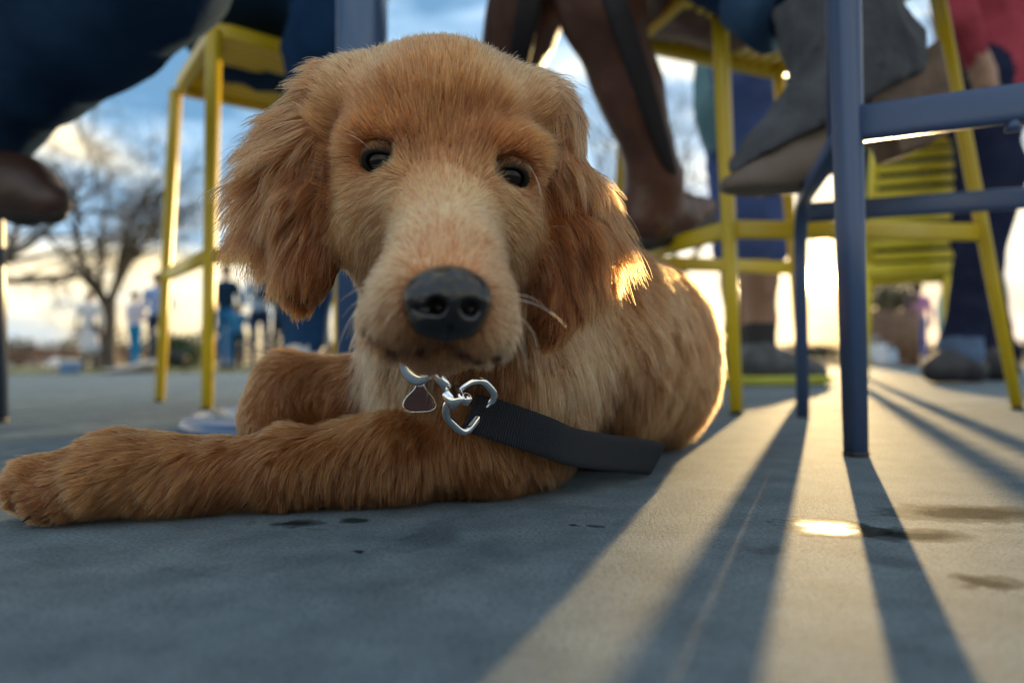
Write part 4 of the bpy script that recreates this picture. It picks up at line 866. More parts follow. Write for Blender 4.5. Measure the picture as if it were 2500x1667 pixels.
    lathe('soil', [(.22, .40), (.22, .50)], mat('mulch_soil', (0, 0, 0)), r, o, 20); V = leaf_cloud(900, (o.x, o.y, .68), (.26, .26, .2), 77, .035); mesh_obj('foliage', V, np.arange(len(V)).reshape(-1, 4), mat('planter_leaf', (.16, .12, .08), .8, noise=(9, .8, (.10, .11, .05))), r, smooth=False)
    for (px, d, s, lb, col) in ((2140, 6.2, .12, 'white paper bag at the foot of the brown planter', (.62, .66, .72)), (2172, 6.3, .09, 'smaller pale blue bag right of the white paper bag', (.42, .55, .70))):
        o = PZ(px, 0.0, d); r = empty('bag', o, lb, 'bag'); bm = bmesh.new(); bmesh.ops.create_cube(bm, size=1); bmesh.ops.subdivide_edges(bm, edges=bm.edges[:], cuts=3, use_grid_fill=True); rg = random.Random(px)
        for v in bm.verts: v.co = Vector((v.co.x * s * 1.3 + rg.uniform(-.006, .006), v.co.y * s * (.8 - .4 * v.co.z) + rg.uniform(-.006, .006), (v.co.z + .5) * s * 1.7)) + o
        bm_obj('sack', bm, c('bag_%d' % px, col), r)
        for e in (-1, 1): sweep('handle', fillet([o + Vector((-s * .3, e * s * .1, s * 1.65)), o + Vector((-s * .25, e * s * .1, s * 2.3)), o + Vector((s * .25, e * s * .1, s * 2.3)), o + Vector((s * .3, e * s * .1, s * 1.65))], .03), .006, .006, MATS['bag_%d' % px], r, nseg=6)
    # furled pale teal parasol
    o = PZ(2312, 0.0, 5.2); r = empty('parasol', o, 'furled pale teal parasol standing beyond the low yellow chair', 'parasol'); lathe('canopy', [(.012, .10), (.03, .14), (.055, .30), (.062, .42), (.05, .52), (.02, .60), (.012, .62)], c('teal_canvas', (.25, .50, .52)), r, o, 16); sweep('pole', [o, o + Vector((0, 0, .70))], .018, .018, mat('pole_grey', (.3, .3, .3), .5), r, up=(0, 1, 0), power=2); lathe('base', [(.09, .0), (.09, .02), (.03, .04)], MATS['pole_grey'], r, o, 20)
small_things()

# ------------------------------------------------------------------ the puppy
FUR_N = 300000
PUP = empty('puppy', (-.02, .46, 0), 'golden retriever puppy lying on the concrete with one foreleg stretched out', 'dog')
HEAD, EARL, EARR, BODY, ARM, ARM2 = 0, 1, 2, 3, 4, 5
EYE_C = [P(936, 395, .3325), P(1241, 433, .3295)]
EYE_R = .0098
LIP = [(900, 800, .268), (950, 842, .258), (1020, 846, .254), (1084, 832, .2515), (1120, 852, .253), (1160, 872, .254), (1215, 868, .262)]
def build_dog():
    D = Field((-.30, .215, -.012), (.235, .775, .30), .0026)
    A = lambda x, y, d: P(x, y, d)
    # trunk
    D.ell((.055, .575, .092), (.080, .12, .085), .03, BODY)
    D.ell((.112, .652, .086), (.083, .088, .094), .04, BODY)
    D.cone((-.02, .47, .09), (.06, .58, .10), .070, .082, .03, BODY)
    D.ell((-.022, .462, .066), (.060, .050, .064), .03, BODY)
    D.cone(A(1075, 400, .430), (-.02, .46, .085), .060, .062, .03, BODY)
    D.cone((.004, .452, .075), (.018, .450, .032), .036, .024, .02, BODY)        # shoulder, upper arm
    # stretched foreleg
    el = PZ(1285, .0225, .440); m1 = PZ(1180, .027, .425); m2 = PZ(960, .0265, .410); wr = PZ(470, .0205, .384); kn = PZ(310, .0255, .375)
    D.chain([(el, .021), (m1, .025), (m2, .0255), (PZ(700, .0225, .396), .0215), (wr, .0190), (kn, .0220)], .012, ARM)
    for (x0, z0, d0, x1, z1, d1, r0, r1) in ((250, .0270, .377, 82, .0185, .366, .0175, .0135), (235, .021, .364, 122, .0135, .3595, .0165, .0125),
                                             (262, .024, .392, 112, .0175, .385, .0165, .0130), (275, .0165, .398, 190, .012, .397, .012, .010)):
        D.cone(PZ(x0, z0, d0), PZ(x1, z1, d1), r0 * .95, r1, .0035, ARM)
    D.cone(P(235, 1118, .3490), P(48, 1208, .3440), .0034, .0046, .004, ARM, sub=True); D.cone(P(215, 1210, .3430), P(105, 1262, .3400), .0022, .0034, .004, ARM, sub=True)
    # folded foreleg
    D.chain([((-.045, .478, .060), .030), (PZ(900, .060, .492), .0255), (PZ(705, .0665, .492), .0245)], .015, ARM2)
    D.chain([(PZ(705, .0655, .492), .0245), (PZ(668, .045, .484), .0215), (PZ(668, .018, .476), .0185), (PZ(745, .013, .470), .014)], .010, ARM2)
    # head
    D.ell(A(1072, 325, .390), (.055, .055, .047), .02, HEAD)
    D.ell(A(1082, 315, .354), (.043, .034, .036), .02, HEAD)
    for (x, y, d, r) in ((930, 345, .338, (.019, .013, .012)), (1250, 383, .334, (.017, .013, .012)), (1005, 352, .330, (.013, .012, .011)), (1172, 368, .329, (.013, .012, .011))): D.ell(A(x, y, d), r, .012, HEAD)
    D.ell(A(935, 525, .358), (.0235, .032, .040), .02, HEAD); D.ell(A(1222, 550, .352), (.020, .032, .040), .02, HEAD)      # cheeks
    D.cone(A(1088, 440, .348), A(1088, 640, .286), .0235, .0240, .018, HEAD)                                             # bridge
    D.ell(A(990, 515, .340), (.017, .020, .024), .02, HEAD); D.ell(A(1185, 528, .337), (.016, .020, .024), .02, HEAD)
    D.ell(A(1074, 735, .279), (.0255, .027, .0205), .012, HEAD)
    D.ell(A(1000, 745, .272), (.0150, .020, .0175), .008, HEAD); D.ell(A(1165, 752, .270), (.0145, .020, .0175), .008, HEAD)   # whisker pads
    D.ell(A(965, 792, .276), (.0135, .019, .0120), .007, HEAD); D.ell(A(1178, 812, .272), (.0120, .018, .0125), .007, HEAD)   # flews
    D.ell(A(1072, 838, .281), (.0185, .018, .0080), .002, HEAD)
    D.cone(A(1072, 790, .305), A(1080, 690, .37), .017, .034, .02, HEAD)
    for c in EYE_C: D.ell(c + Vector((0, -.006, 0)), (.0104, .013, .0080), .004, HEAD, sub=True)
    for dd in (-.006, -.002, .002, .006):
        for a_, b_ in zip(LIP[:-1], LIP[1:]): D.cone(A(a_[0], a_[1], a_[2] + dd), A(b_[0], b_[1], b_[2] + dd), .0017, .0017, .002, HEAD, sub=True)
    # ears
    q = lambda rz, ry=0: (Matrix.Rotation(R_(ry), 3, 'Y') @ Matrix.Rotation(R_(rz), 3, 'Z'))
    D.ell(A(905, 285, .388), (.028, .026, .018), .025, HEAD); D.ell(A(845, 265, .380), (.026, .019, .021), .02, EARL)
    D.ell(A(765, 350, .372), (.0250, .0110, .033), .012, EARL, q(-18, 20)); D.ell(A(708, 468, .364), (.0255, .0085, .037), .010, EARL, q(-14, 6))
    D.ell(A(748, 590, .353), (.0185, .0075, .033), .008, EARL, q(-8, -6)); D.ell(A(730, 675, .347), (.0115, .0065, .016), .006, EARL)
    D.ell(A(1258, 312, .388), (.026, .026, .018), .025, HEAD); D.ell(A(1318, 310, .380), (.024, .019, .021), .02, EARR)
    D.ell(A(1360, 428, .372), (.0195, .0110, .030), .012, EARR, q(20, -22)); D.ell(A(1415, 560, .363), (.0230, .0085, .035), .010, EARR, q(16, -10))
    D.ell(A(1388, 670, .352), (.0190, .0075, .032), .008, EARR, q(10, 16)); D.ell(A(1348, 765, .346), (.0105, .0065, .017), .006, EARR)
    D.cut_below(.0015)
    V, Q, lab = D.nets(); V = relaxed(V, Q, 2)
    return V, Q, lab
DV, DQ, DL = build_dog()
M_SKIN = mat('dog_skin', (.20, .115, .06), .8, noise=(40, .6, (.13, .075, .04)))
dog_body = np_mesh('body', DV, DQ, M_SKIN, PUP)

# ---- eyes: ball, lids
M_EYE = mat('eye_ball', (.009, .006, .0045), .09, spec=.26)
M_SKIN = MATS['dog_skin']
M_LID = mat('eye_rim', (.007, .0055, .005), .6, spec=.08)
LIDV = []
for (ec, tilt, hw, hu, hl) in ((EYE_C[0], 16, .0081, .0047, .0047), (EYE_C[1], -8, .0074, .0048, .0048)):
    look = (CAM + Vector((0, 0, .02)) - ec).normalized()
    bm = bmesh.new(); bmesh.ops.create_uvsphere(bm, u_segments=40, v_segments=28, radius=EYE_R)
    for v in bm.verts:                                   # slight corneal bulge
        c = v.co.normalized().dot(look)
        if c > .70: v.co *= 1 + .035 * ((c - .70) / .30) ** 2
        v.co += ec
    eye = bm_obj('eye', bm, M_EYE, PUP)
    Fd = Field(ec - Vector((.014, .014, .014)), ec + Vector((.014, .014, .014)), .0006)
    Fd.ell(ec, EYE_R + .0018, .001)
    Fd.ell(ec, EYE_R + .0004, .0008, sub=True)
    rot = look.to_track_quat('Y', 'Z').to_matrix() @ Matrix.Rotation(R_(-tilt), 3, 'Y')
    Fd.ell(ec + look * .010 + Vector((0, 0, -.0019)), (hw, .014, (hu + hl) / 2), .0012, rot=rot, sub=True)
    X, Y, Z = Fd.ax[0][:, None, None], Fd.ax[1][None, :, None], Fd.ax[2][None, None, :]
    Fd.f = np.maximum(Fd.f, -((X - ec.x) * look.x + (Y - ec.y) * look.y + (Z - ec.z) * look.z))
    lv, lq, _ = Fd.nets(); lv = relaxed(lv, lq, 2)
    dl = lv - np.array(ec); rl = np.linalg.norm(dl, axis=1)
    loc = dl @ np.array(rot); a = np.sqrt((loc[:, 0] / hw) ** 2 + ((loc[:, 2] + .0019) / ((hu + hl) / 2)) ** 2)
    lid = np_mesh('eyelid', lv, lq, [M_LID, mat('lid_skin', (.045, .026, .015), .8, spec=.1)], eye, (a[lq].mean(1) > 1.30).astype(int))
    LIDV.append((lv, lq, (rl > EYE_R + .0012) & (a > 1.20)))

# ---- nose
NOSE_C = P(1092, 728, .250)
def build_nose():
    N_ = Field(NOSE_C - Vector((.022, .02, .02)), NOSE_C + Vector((.022, .02, .02)), .0006)
    N_.ell(P(1094, 706, .2525), (.0136, .0125, .0090), .004); N_.ell(P(1090, 762, .2512), (.0122, .0118, .0092), .006)
    N_.ell(P(1024, 730, .2500), (.0058, .0085, .0066), .005); N_.ell(P(1164, 733, .2500), (.0055, .0085, .0066), .005)
    N_.ell(P(1048, 786, .2495), (.0062, .0085, .0052), .005); N_.ell(P(1132, 788, .2495), (.0062, .0085, .0052), .005)
    N_.ell(P(1092, 725, .2440), (.0072, .0068, .0075), .005)
    N_.cone(P(1089, 790, .2450), P(1087, 822, .2515), .0020, .0014, .004)
    for (x, y, x2, y2, x3, y3) in ((1066, 747, 1042, 756, 1014, 752), (1148, 750, 1166, 760, 1186, 752)):
        N_.ell(P(x, y, .2380), (.0034, .0085, .0030), .0016, sub=True)
        N_.cone(P(x, y, .2390), P(x2, y2, .2400), .0015, .0010, .0014, sub=True); N_.cone(P(x2, y2, .2400), P(x3, y3, .2430), .0010, .0006, .0012, sub=True)
    N_.cone(P(1106, 775, .2385), P(1088, 835, .2485), .0006, .0008, .0016, sub=True)
    V, Q, _ = N_.nets(); V = relaxed(V, Q, 2)
    m = bpy.data.materials.new('nose_leather'); m.use_nodes = True; nt = m.node_tree; b = nt.nodes['Principled BSDF']
    b.inputs['Base Color'].default_value = (.006, .0055, .007, 1); b.inputs['Roughness'].default_value = .21; b.inputs['Specular IOR Level'].default_value = .55
    tc = nt.nodes.new('ShaderNodeTexCoord'); vo = nt.nodes.new('ShaderNodeTexVoronoi'); vo.inputs['Scale'].default_value = 900
    nt.links.new(tc.outputs['Object'], vo.inputs['Vector']); bp = nt.nodes.new('ShaderNodeBump'); bp.inputs['Strength'].default_value = .35; bp.inputs['Distance'].default_value = .0003
    nt.links.new(vo.outputs['Distance'], bp.inputs['Height']); nt.links.new(bp.outputs[0], b.inputs['Normal'])
    return np_mesh('nose', V, Q, m, PUP)
build_nose()
# ---- claws
for (x, z, d) in ((84, .0085, .3495), (40, .0165, .358)):
    p = PZ(x, z, d); sweep('claw', [p + Vector((.006, .002, .002)), p, p + Vector((-.0045, -.001, -.004))], [.0022, .0019, .0006], [.0026, .0022, .0006], mat('claw_horn', (.012, .010, .009), .5, spec=.2), PUP, power=2)

# ---- coat
GOLD, LIGHT, DARK, CREAM, ARMC, RUST = np.array([(.515, .290, .145), (.72, .515, .35), (.27, .145, .074), (.84, .70, .53), (.43, .255, .125), (.46, .23, .09)])
PALE = np.array((.94, .58, .355))
def w2(x, y, d, dx, dy, dd, ln, col, lift=.35):      # guide on a photo pixel: position, comb direction (right, down, away), length, colour
    return (P(x, y, d), Vector((dx, dd, -dy)), ln, col, lift)
mixc = lambda a, b, t: a * (1 - t) + b * t
GUIDES = {
 HEAD: [w2(1090, 625, .262, 0, -1, .4, .0050, mixc(GOLD, PALE, .75), .38), w2(1090, 540, .300, 0, -1, .3, .0062, mixc(GOLD, PALE, .6), .35), w2(1088, 460, .322, 0, -1, .2, .0075, mixc(GOLD, PALE, .25), .3),
        w2(1000, 440, .322, -.1, -1, .2, .007, GOLD, .3), w2(1170, 455, .320, .15, -1, .2, .007, GOLD, .3),
        w2(1085, 370, .320, 0, -1, .2, .008, mixc(GOLD, RUST, .5), .3), w2(1085, 280, .325, 0, -1, .3, .010, mixc(GOLD, RUST, .3), .35), w2(1075, 190, .345, 0, -.9, .5, .013, GOLD, .35), w2(1075, 120, .375, 0, -.5, 1, .015, mixc(GOLD, LIGHT, .4), .45),
        w2(950, 230, .350, -.35, -.9, .4, .013, mixc(GOLD, LIGHT, .4), .45), w2(1210, 250, .350, .35, -.9, .4, .013, mixc(GOLD, LIGHT, .4), .45),
        w2(870, 190, .375, -.9, -.35, .5, .022, mixc(GOLD, LIGHT, .4), .5), w2(1290, 230, .375, .9, -.3, .5, .019, mixc(GOLD, LIGHT, .4), .5),
        w2(880, 300, .350, -.8, -.5, .3, .013, GOLD, .45), w2(1290, 340, .345, .8, -.5, .3, .012, GOLD, .45),
        w2(940, 335, .322, -.6, -.7, .2, .008, RUST, .35), w2(1235, 372, .318, .6, -.7, .2, .008, RUST, .35), w2(990, 350, .322, -.3, -.9, .1, .008, mixc(RUST, DARK, .5)), w2(1180, 375, .320, .3, -.9, .1, .008, mixc(RUST, DARK, .5)),
        w2(870, 400, .335, -.9, .1, .3, .010, GOLD), w2(1295, 440, .332, .9, .2, .3, .010, GOLD),
        w2(920, 455, .320, -.8, .55, .2, .007, mixc(GOLD, DARK, .2)), w2(1255, 490, .318, .8, .6, .2, .007, mixc(GOLD, DARK, .2)), w2(985, 470, .320, -.6, .8, .2, .0065, mixc(GOLD, PALE, .45)), w2(1195, 490, .320, .6, .8, .2, .0065, mixc(GOLD, PALE, .45)),
        w2(860, 560, .340, -.45, .9, .2, .008, mixc(GOLD, DARK, .25)), w2(1285, 590, .336, .45, .9, .2, .008, mixc(GOLD, DARK, .25)), w2(940, 600, .320, -.5, .8, .3, .007, mixc(GOLD, PALE, .3)), w2(1220, 620, .318, .5, .8, .3, .007, mixc(GOLD, PALE, .3)),
        w2(1010, 600, .285, -.8, .1, .5, .0058, mixc(GOLD, PALE, .75)), w2(1170, 605, .285, .8, .1, .5, .0058, mixc(GOLD, PALE, .75)),
        w2(860, 690, .340, -.5, 1, .2, .014, mixc(GOLD, CREAM, .2)), w2(1270, 700, .335, .4, 1, .2, .013, mixc(GOLD, CREAM, .2)),
        w2(930, 690, .272, -.9, .35, .6, .0055, mixc(GOLD, LIGHT, .6)), w2(1245, 690, .272, .9, .35, .6, .0055, mixc(GOLD, LIGHT, .6)),
        w2(960, 740, .262, -.8, .6, .4, .0050, mixc(GOLD, LIGHT, .5)), w2(1220, 745, .262, .8, .6, .4, .0050, mixc(GOLD, LIGHT, .5)),
        w2(1000, 830, .258, -.25, 1, .2, .0060, mixc(GOLD, DARK, .35)), w2(1150, 840, .256, .2, 1, .2, .0060, mixc(GOLD, DARK, .3)), w2(1086, 835, .255, 0, 1, .1, .005, mixc(GOLD, DARK, .8)),
        w2(940, 850, .27, -.3, 1, .3, .007, mixc(GOLD, LIGHT, .4)), w2(1200, 860, .265, .2, 1, .3, .007, mixc(GOLD, LIGHT, .6)), w2(1080, 875, .27, 0, 1, .4, .006, mixc(GOLD, RUST, .4)), w2(1075, 860, .31, 0, .7, 1, .012, GOLD)],
 EARL: [w2(840, 205, .37, -.85, .1, .3, .017, mixc(GOLD, LIGHT, 0.15), .22), w2(790, 270, .362, -.85, .45, .1, .021, mixc(GOLD, LIGHT, 0.10), .22), w2(720, 310, .362, -.75, .75, 0, .024, mixc(GOLD, LIGHT, 0.10), .22), w2(650, 350, .37, -.8, .75, .2, .028, mixc(GOLD, LIGHT, 0.11), .25),
        w2(810, 390, .356, -.25, 1, 0, .020, mixc(GOLD, DARK, 0.47), .19), w2(700, 430, .353, -.40, 1, 0, .027, mixc(GOLD, DARK, 0.41), .22), w2(610, 430, .362, -.80, .75, .2, .034, mixc(GOLD, DARK, 0.44), .28), w2(590, 520, .365, -.75, .85, .2, .030, mixc(GOLD, DARK, 0.47), .28),
        w2(800, 520, .346, 0, 1, 0, .018, mixc(GOLD, DARK, 0.44), .25), w2(700, 560, .346, -.2, 1, 0, .024, mixc(GOLD, DARK, 0.47), .22), w2(740, 650, .340, -.05, 1, 0, .016, mixc(RUST, DARK, .35), .19), w2(720, 700, .340, -.1, 1, .1, .011, mixc(RUST, DARK, .35), .19)],
 EARR: [w2(1325, 250, .37, .5, .5, .3, .014, mixc(GOLD, LIGHT, 0.30), .2), w2(1370, 320, .362, .5, .8, .1, .018, mixc(GOLD, LIGHT, 0.30), .22), w2(1410, 380, .362, .45, .95, .1, .022, mixc(GOLD, LIGHT, 0.15), .22), w2(1330, 420, .36, .15, 1, 0, .018, mixc(GOLD, DARK, 0.47), .19),
        w2(1480, 470, .362, .2, 1, .2, .021, mixc(GOLD, LIGHT, 0.10), .22), w2(1340, 530, .352, 0, 1, 0, .020, mixc(RUST, DARK, .35), .19), w2(1430, 540, .352, .15, 1, 0, .026, mixc(RUST, DARK, .35), .22), w2(1530, 570, .362, .35, 1, .2, .026, GOLD, .22),
        w2(1390, 660, .342, .0, 1, 0, .022, mixc(RUST, DARK, .35), .22), w2(1460, 660, .35, .2, 1, .1, .024, GOLD, .22), w2(1310, 650, .348, -.1, 1, 0, .016, mixc(GOLD, DARK, 0.41), .19), w2(1345, 770, .34, -.05, 1, .05, .010, mixc(RUST, DARK, .35), .19), w2(1400, 730, .345, .05, 1, .05, .014, mixc(RUST, DARK, .35), .22)],
 BODY: [w2(1400, 750, .50, .10, 1, .15, .022, GOLD, .22), w2(1560, 640, .58, .35, .8, .5, .020, GOLD, .22), w2(1650, 850, .58, .05, 1, .1, .022, mixc(GOLD, DARK, .15), .22), w2(1740, 850, .64, .1, 1, .3, .018, mixc(GOLD, LIGHT, .3), .2), w2(1600, 1050, .57, -.1, 1, -.1, .018, mixc(GOLD, DARK, .2), .2), w2(1450, 950, .53, .2, 1, .1, .022, mixc(GOLD, DARK, .2), .22),
        w2(1370, 930, .43, .15, 1, .1, .022, mixc(GOLD, CREAM, .25), .25), w2(1300, 900, .42, .1, 1, .1, .022, mixc(GOLD, LIGHT, .3), .25), w2(1200, 930, .41, 0, 1, 0, .024, mixc(GOLD, DARK, .3), .3), w2(1000, 930, .42, -.2, 1, 0, .026, mixc(GOLD, CREAM, .3), .35), w2(930, 930, .43, -.3, 1, 0, .028, mixc(GOLD, CREAM, .6), .4), w2(950, 800, .43, -.3, 1, 0, .024, mixc(GOLD, CREAM, .5), .35),
        w2(1340, 1100, .43, .1, 1, .05, .016, ARMC, .25), w2(1150, 960, .41, -.2, 1, 0, .02, ARMC, .3), w2(1450, 620, .50, .2, .8, .6, .022, GOLD, .25)],
 ARM: [w2(1350, 1150, .43, .35, 1, .1, .015, mixc(ARMC, LIGHT, .25), .25), w2(1250, 1060, .41, -.1, 1, 0, .018, ARMC, .28), w2(1250, 1170, .42, .15, 1, 0, .018, ARMC, .25), w2(1050, 1010, .40, -.55, .8, 0, .018, mixc(ARMC, GOLD, .3), .3), w2(1050, 1100, .385, -.1, 1, 0, .019, ARMC, .25), w2(1050, 1190, .39, .1, 1, 0, .016, mixc(ARMC, DARK, .3), .2),
       w2(750, 1040, .39, -.85, .55, 0, .016, mixc(ARMC, GOLD, .3), .28), w2(750, 1120, .375, -.45, .9, 0, .018, ARMC, .25), w2(750, 1200, .38, -.15, 1, 0, .016, mixc(ARMC, DARK, .3), .2), w2(500, 1080, .37, -.95, .3, 0, .013, mixc(ARMC, GOLD, .2), .25), w2(480, 1170, .365, -.75, .7, 0, .014, ARMC, .22), w2(480, 1240, .37, -.5, .9, 0, .012, mixc(ARMC, DARK, .3), .2),
       w2(250, 1090, .36, -1, .15, 0, .012, ARMC, .4), w2(250, 1180, .35, -.95, .4, 0, .012, ARMC, .35), w2(120, 1130, .36, -1, .4, 0, .010, ARMC, .45), w2(120, 1230, .345, -.9, .6, 0, .010, mixc(ARMC, DARK, .3), .22), w2(40, 1190, .355, -1, .5, .1, .009, ARMC, .3)],
 ARM2: [w2(900, 890, .47, -.8, .2, 0, .012, mixc(GOLD, DARK, .2), .25), w2(900, 970, .47, -.5, .9, 0, .014, mixc(ARMC, DARK, .5), .25), w2(700, 860, .48, -.95, .1, 0, .009, mixc(ARMC, GOLD, .4), .22), w2(620, 930, .47, -.4, 1, 0, .009, mixc(ARMC, GOLD, .4), .22), w2(640, 1010, .465, 0, 1, 0, .009, mixc(ARMC, GOLD, .2), .22), w2(720, 1000, .46, .4, .9, 0, .010, ARMC, .22), w2(750, 930, .47, -.3, 1, 0, .011, mixc(ARMC, DARK, .3), .25)],
}
def vnoise(p, freq, seed):                              # smooth random vector field
    rg = np.random.default_rng(seed); out = np.zeros((len(p), 3), np.float32)
    for k in range(5):
        W = rg.normal(size=(3, 3)) * freq * (1.5 ** k) * .6; ph = rg.uniform(0, 6.28, 3); out += np.sin(p @ W + ph).astype(np.float32) * (.75 ** k)
    return out / 1.6
def nrm(a): return a / (np.linalg.norm(a, axis=-1, keepdims=True) + 1e-9)
def vert_normals(V, Q):
    n = np.cross(V[Q[:, 2]] - V[Q[:, 0]], V[Q[:, 3]] - V[Q[:, 1]]); o = np.zeros_like(V)
    for k in range(4):
        for ax in range(3): o[:, ax] += np.bincount(Q[:, k], n[:, ax], len(V))
    return nrm(o)
def seeds(V, Q, lab, count, dens):
    Nn = vert_normals(V, Q); T = np.concatenate([Q[:, [0, 1, 2]], Q[:, [0, 2, 3]]])
    ar = .5 * np.linalg.norm(np.cross(V[T[:, 1]] - V[T[:, 0]], V[T[:, 2]] - V[T[:, 0]]), axis=1) * dens[T].mean(1)
    cdf = np.cumsum(ar); ti = np.searchsorted(cdf, RNG.random(count) * cdf[-1]); ti = np.minimum(ti, len(T) - 1)
    a = RNG.random((count, 2)); fl = a.sum(1) > 1; a[fl] = 1 - a[fl]; w = np.stack([1 - a.sum(1), a[:, 0], a[:, 1]], 1)
    p = (V[T[ti]] * w[:, :, None]).sum(1); n = nrm((Nn[T[ti]] * w[:, :, None]).sum(1)); return p.astype(np.float32), n.astype(np.float32), lab[T[ti, 0]]
def make_curves(name, pts, rad, colr, material, parent):
    n, k, _ = pts.shape; cu = bpy.data.hair_curves.new(name); cu.add_curves([k] * n)
    cu.position_data.foreach_set('vector', np.ascontiguousarray(pts, np.float32).ravel())
    ra = cu.attributes.get('radius') or cu.attributes.new('radius', 'FLOAT', 'POINT'); ra.data.foreach_set('value', np.ascontiguousarray(rad, np.float32).ravel())
    ca = cu.attributes.new('coat_colour', 'FLOAT_COLOR', 'CURVE'); c4 = np.ones((n, 4), np.float32); c4[:, :3] = colr; ca.data.foreach_set('color', c4.ravel())
    cu.materials.append(material); o = bpy.data.objects.new(name, cu); COL.objects.link(o)
    o.parent = parent; o.matrix_parent_inverse = Matrix.Translation(parent.location).inverted(); return o
def coat_material():
    m = bpy.data.materials.new('coat'); m.use_nodes = True; nt = m.node_tree; N = nt.nodes; L = nt.links; N.remove(N['Principled BSDF'])
    h = N.new('ShaderNodeBsdfHairPrincipled'); h.model = 'CHIANG'; h.parametrization = 'COLOR'
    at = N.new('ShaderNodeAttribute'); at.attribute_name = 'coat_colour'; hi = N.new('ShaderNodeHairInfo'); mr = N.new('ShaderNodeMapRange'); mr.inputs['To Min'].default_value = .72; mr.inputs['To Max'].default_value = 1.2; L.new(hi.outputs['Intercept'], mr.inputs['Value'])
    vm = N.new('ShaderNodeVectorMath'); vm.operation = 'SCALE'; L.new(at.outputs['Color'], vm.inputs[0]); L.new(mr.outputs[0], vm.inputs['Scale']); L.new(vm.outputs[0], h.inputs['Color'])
    h.inputs['IOR'].default_value = 1.38; h.inputs['Roughness'].default_value = .38; h.inputs['Radial Roughness'].default_value = .55; h.inputs['Coat'].default_value = .0
    h.inputs['Random Roughness'].default_value = .2
    L.new(h.outputs[0], N['Material Output'].inputs['Surface']); return m
M_COAT = coat_material()
def groom(V, Q, lab, count):
    Nn = vert_normals(V, Q); to = nrm(np.array(CAM) - V); face = (Nn * to).sum(1)
    dens = .25 + .75 * np.clip((face + .35) / .5, 0, 1); dens *= np.array([3.0, 1.3, 1.3, .8, 1.25, 1.0])[lab]; dens *= np.where(V[:, 2] < .004, .15, 1); dens *= np.where((lab == ARM) & (V[:, 0] < -.17), 2.6, 1)
    p, n, lb = seeds(V, Q, lab, count, dens)
    for lv, lq, ok in LIDV:
        q2 = lq[ok[lq].all(1)]; pp, nn, ll = seeds(lv, q2, np.zeros(len(lv), np.int8), 2600, np.ones(len(lv))); p = np.concatenate([p, pp]); n = np.concatenate([n, nn]); lb = np.concatenate([lb, ll])
    N_ = len(p); comb = np.zeros((N_, 3), np.float32); ln = np.zeros(N_, np.float32); col = np.zeros((N_, 3), np.float32); lift = np.zeros(N_, np.float32)
    for part, gs in GUIDES.items():
        m = np.nonzero(lb == part)[0]
        if len(m) == 0: continue
        gp = np.array([g[0] for g in gs], np.float32); gd = np.array([g[1].normalized() for g in gs], np.float32); gl = np.array([g[2] for g in gs]); gc = np.array([g[3] for g in gs]); gf = np.array([g[4] for g in gs])
        d2 = ((p[m][:, None] - gp[None]) ** 2).sum(2); w = 1 / (d2 + 3e-5) ** 2; w /= w.sum(1, keepdims=True)
        comb[m] = w @ gd; ln[m] = w @ gl; col[m] = w @ gc; lift[m] = w @ gf
    ln *= np.array([1.1, .95, .95, .85, .80, .9])[lb]; lift *= np.array([1.15, .9, .9, .85, .9, .9])[lb]
    # eyes and nose
    keep = np.ones(N_, bool)
    for ec in EYE_C:
        d = np.linalg.norm(p - np.array(ec), axis=1); s = np.clip((d - .010) / .012, 0, 1); sel = lb == HEAD
        ln = np.where(sel, np.minimum(ln, .0022 + .0065 * s), ln)
        dk = np.where(sel, np.clip(1 - (d - .0112) / .0075, 0, 1), 0)[:, None] * .75; col = col * (1 - dk) + DARK * 1.1 * dk
        keep &= ~((d < .0105) & sel & (p[:, 1] < ec.y) & (np.abs(p[:, 2] - ec.z) < .0035) & (np.abs(p[:, 0] - ec.x) < .0055))
    lip = np.array([P(*q) for q in LIP]); dl = np.full(N_, 1.0)
    for a_, b_ in zip(lip[:-1], lip[1:]):
        ab = b_ - a_; tt = np.clip(((p - a_) @ ab) / (ab @ ab), 0, 1); dv = p - a_ - tt[:, None] * ab; dl = np.minimum(dl, np.where(np.abs(dv[:, 1]) < .014, np.hypot(dv[:, 0], dv[:, 2]), 1.0))
    lk = (np.clip(1 - (dl - .0012) / .0025, 0, 1) * (lb == HEAD))[:, None] * .85; col = col * (1 - lk) + np.array([.05, .035, .03]) * lk; ln = np.where((dl < .003) & (lb == HEAD), ln * .6, ln)
    dn = (p - np.array(NOSE_C)) / np.array([.0165, .016, .0125]); keep &= np.linalg.norm(dn, axis=1) > .92
    e = np.linalg.norm(dn, axis=1); ln = np.where(lb == HEAD, np.minimum(ln, .0018 + .006 * np.clip((e - .9) / 1.2, 0, 1)), ln) if False else ln
    p, n, lb, comb, ln, col, lift = [a[keep] for a in (p, n, lb, comb, ln, col, lift)]; N_ = len(p)
    # lie of the coat: tangent comb, wavered by smooth noise
    wav = np.array([.10, .32, .32, .16, .22, .15])[lb][:, None]
    comb = nrm(comb) + wav * vnoise(p, 95, 1) + .5 * wav * vnoise(p, 260, 2)
    comb = nrm(comb - (comb * n).sum(1, keepdims=True) * n)
    comb = nrm(comb + RNG.normal(0, .09, (N_, 3)).astype(np.float32))
    lift = lift * RNG.uniform(.5, 1.5, N_)
    ln = ln * np.clip(RNG.normal(1, .18, N_), .45, 1.5) * (1 + .18 * vnoise(p, 120, 5)[:, 0]); ln[RNG.random(N_) < .015] *= 1.35
    K = 7; t = np.linspace(0, 1, K, dtype=np.float32); pts = np.zeros((N_, K, 3), np.float32); pts[:, 0] = p - n * .0006
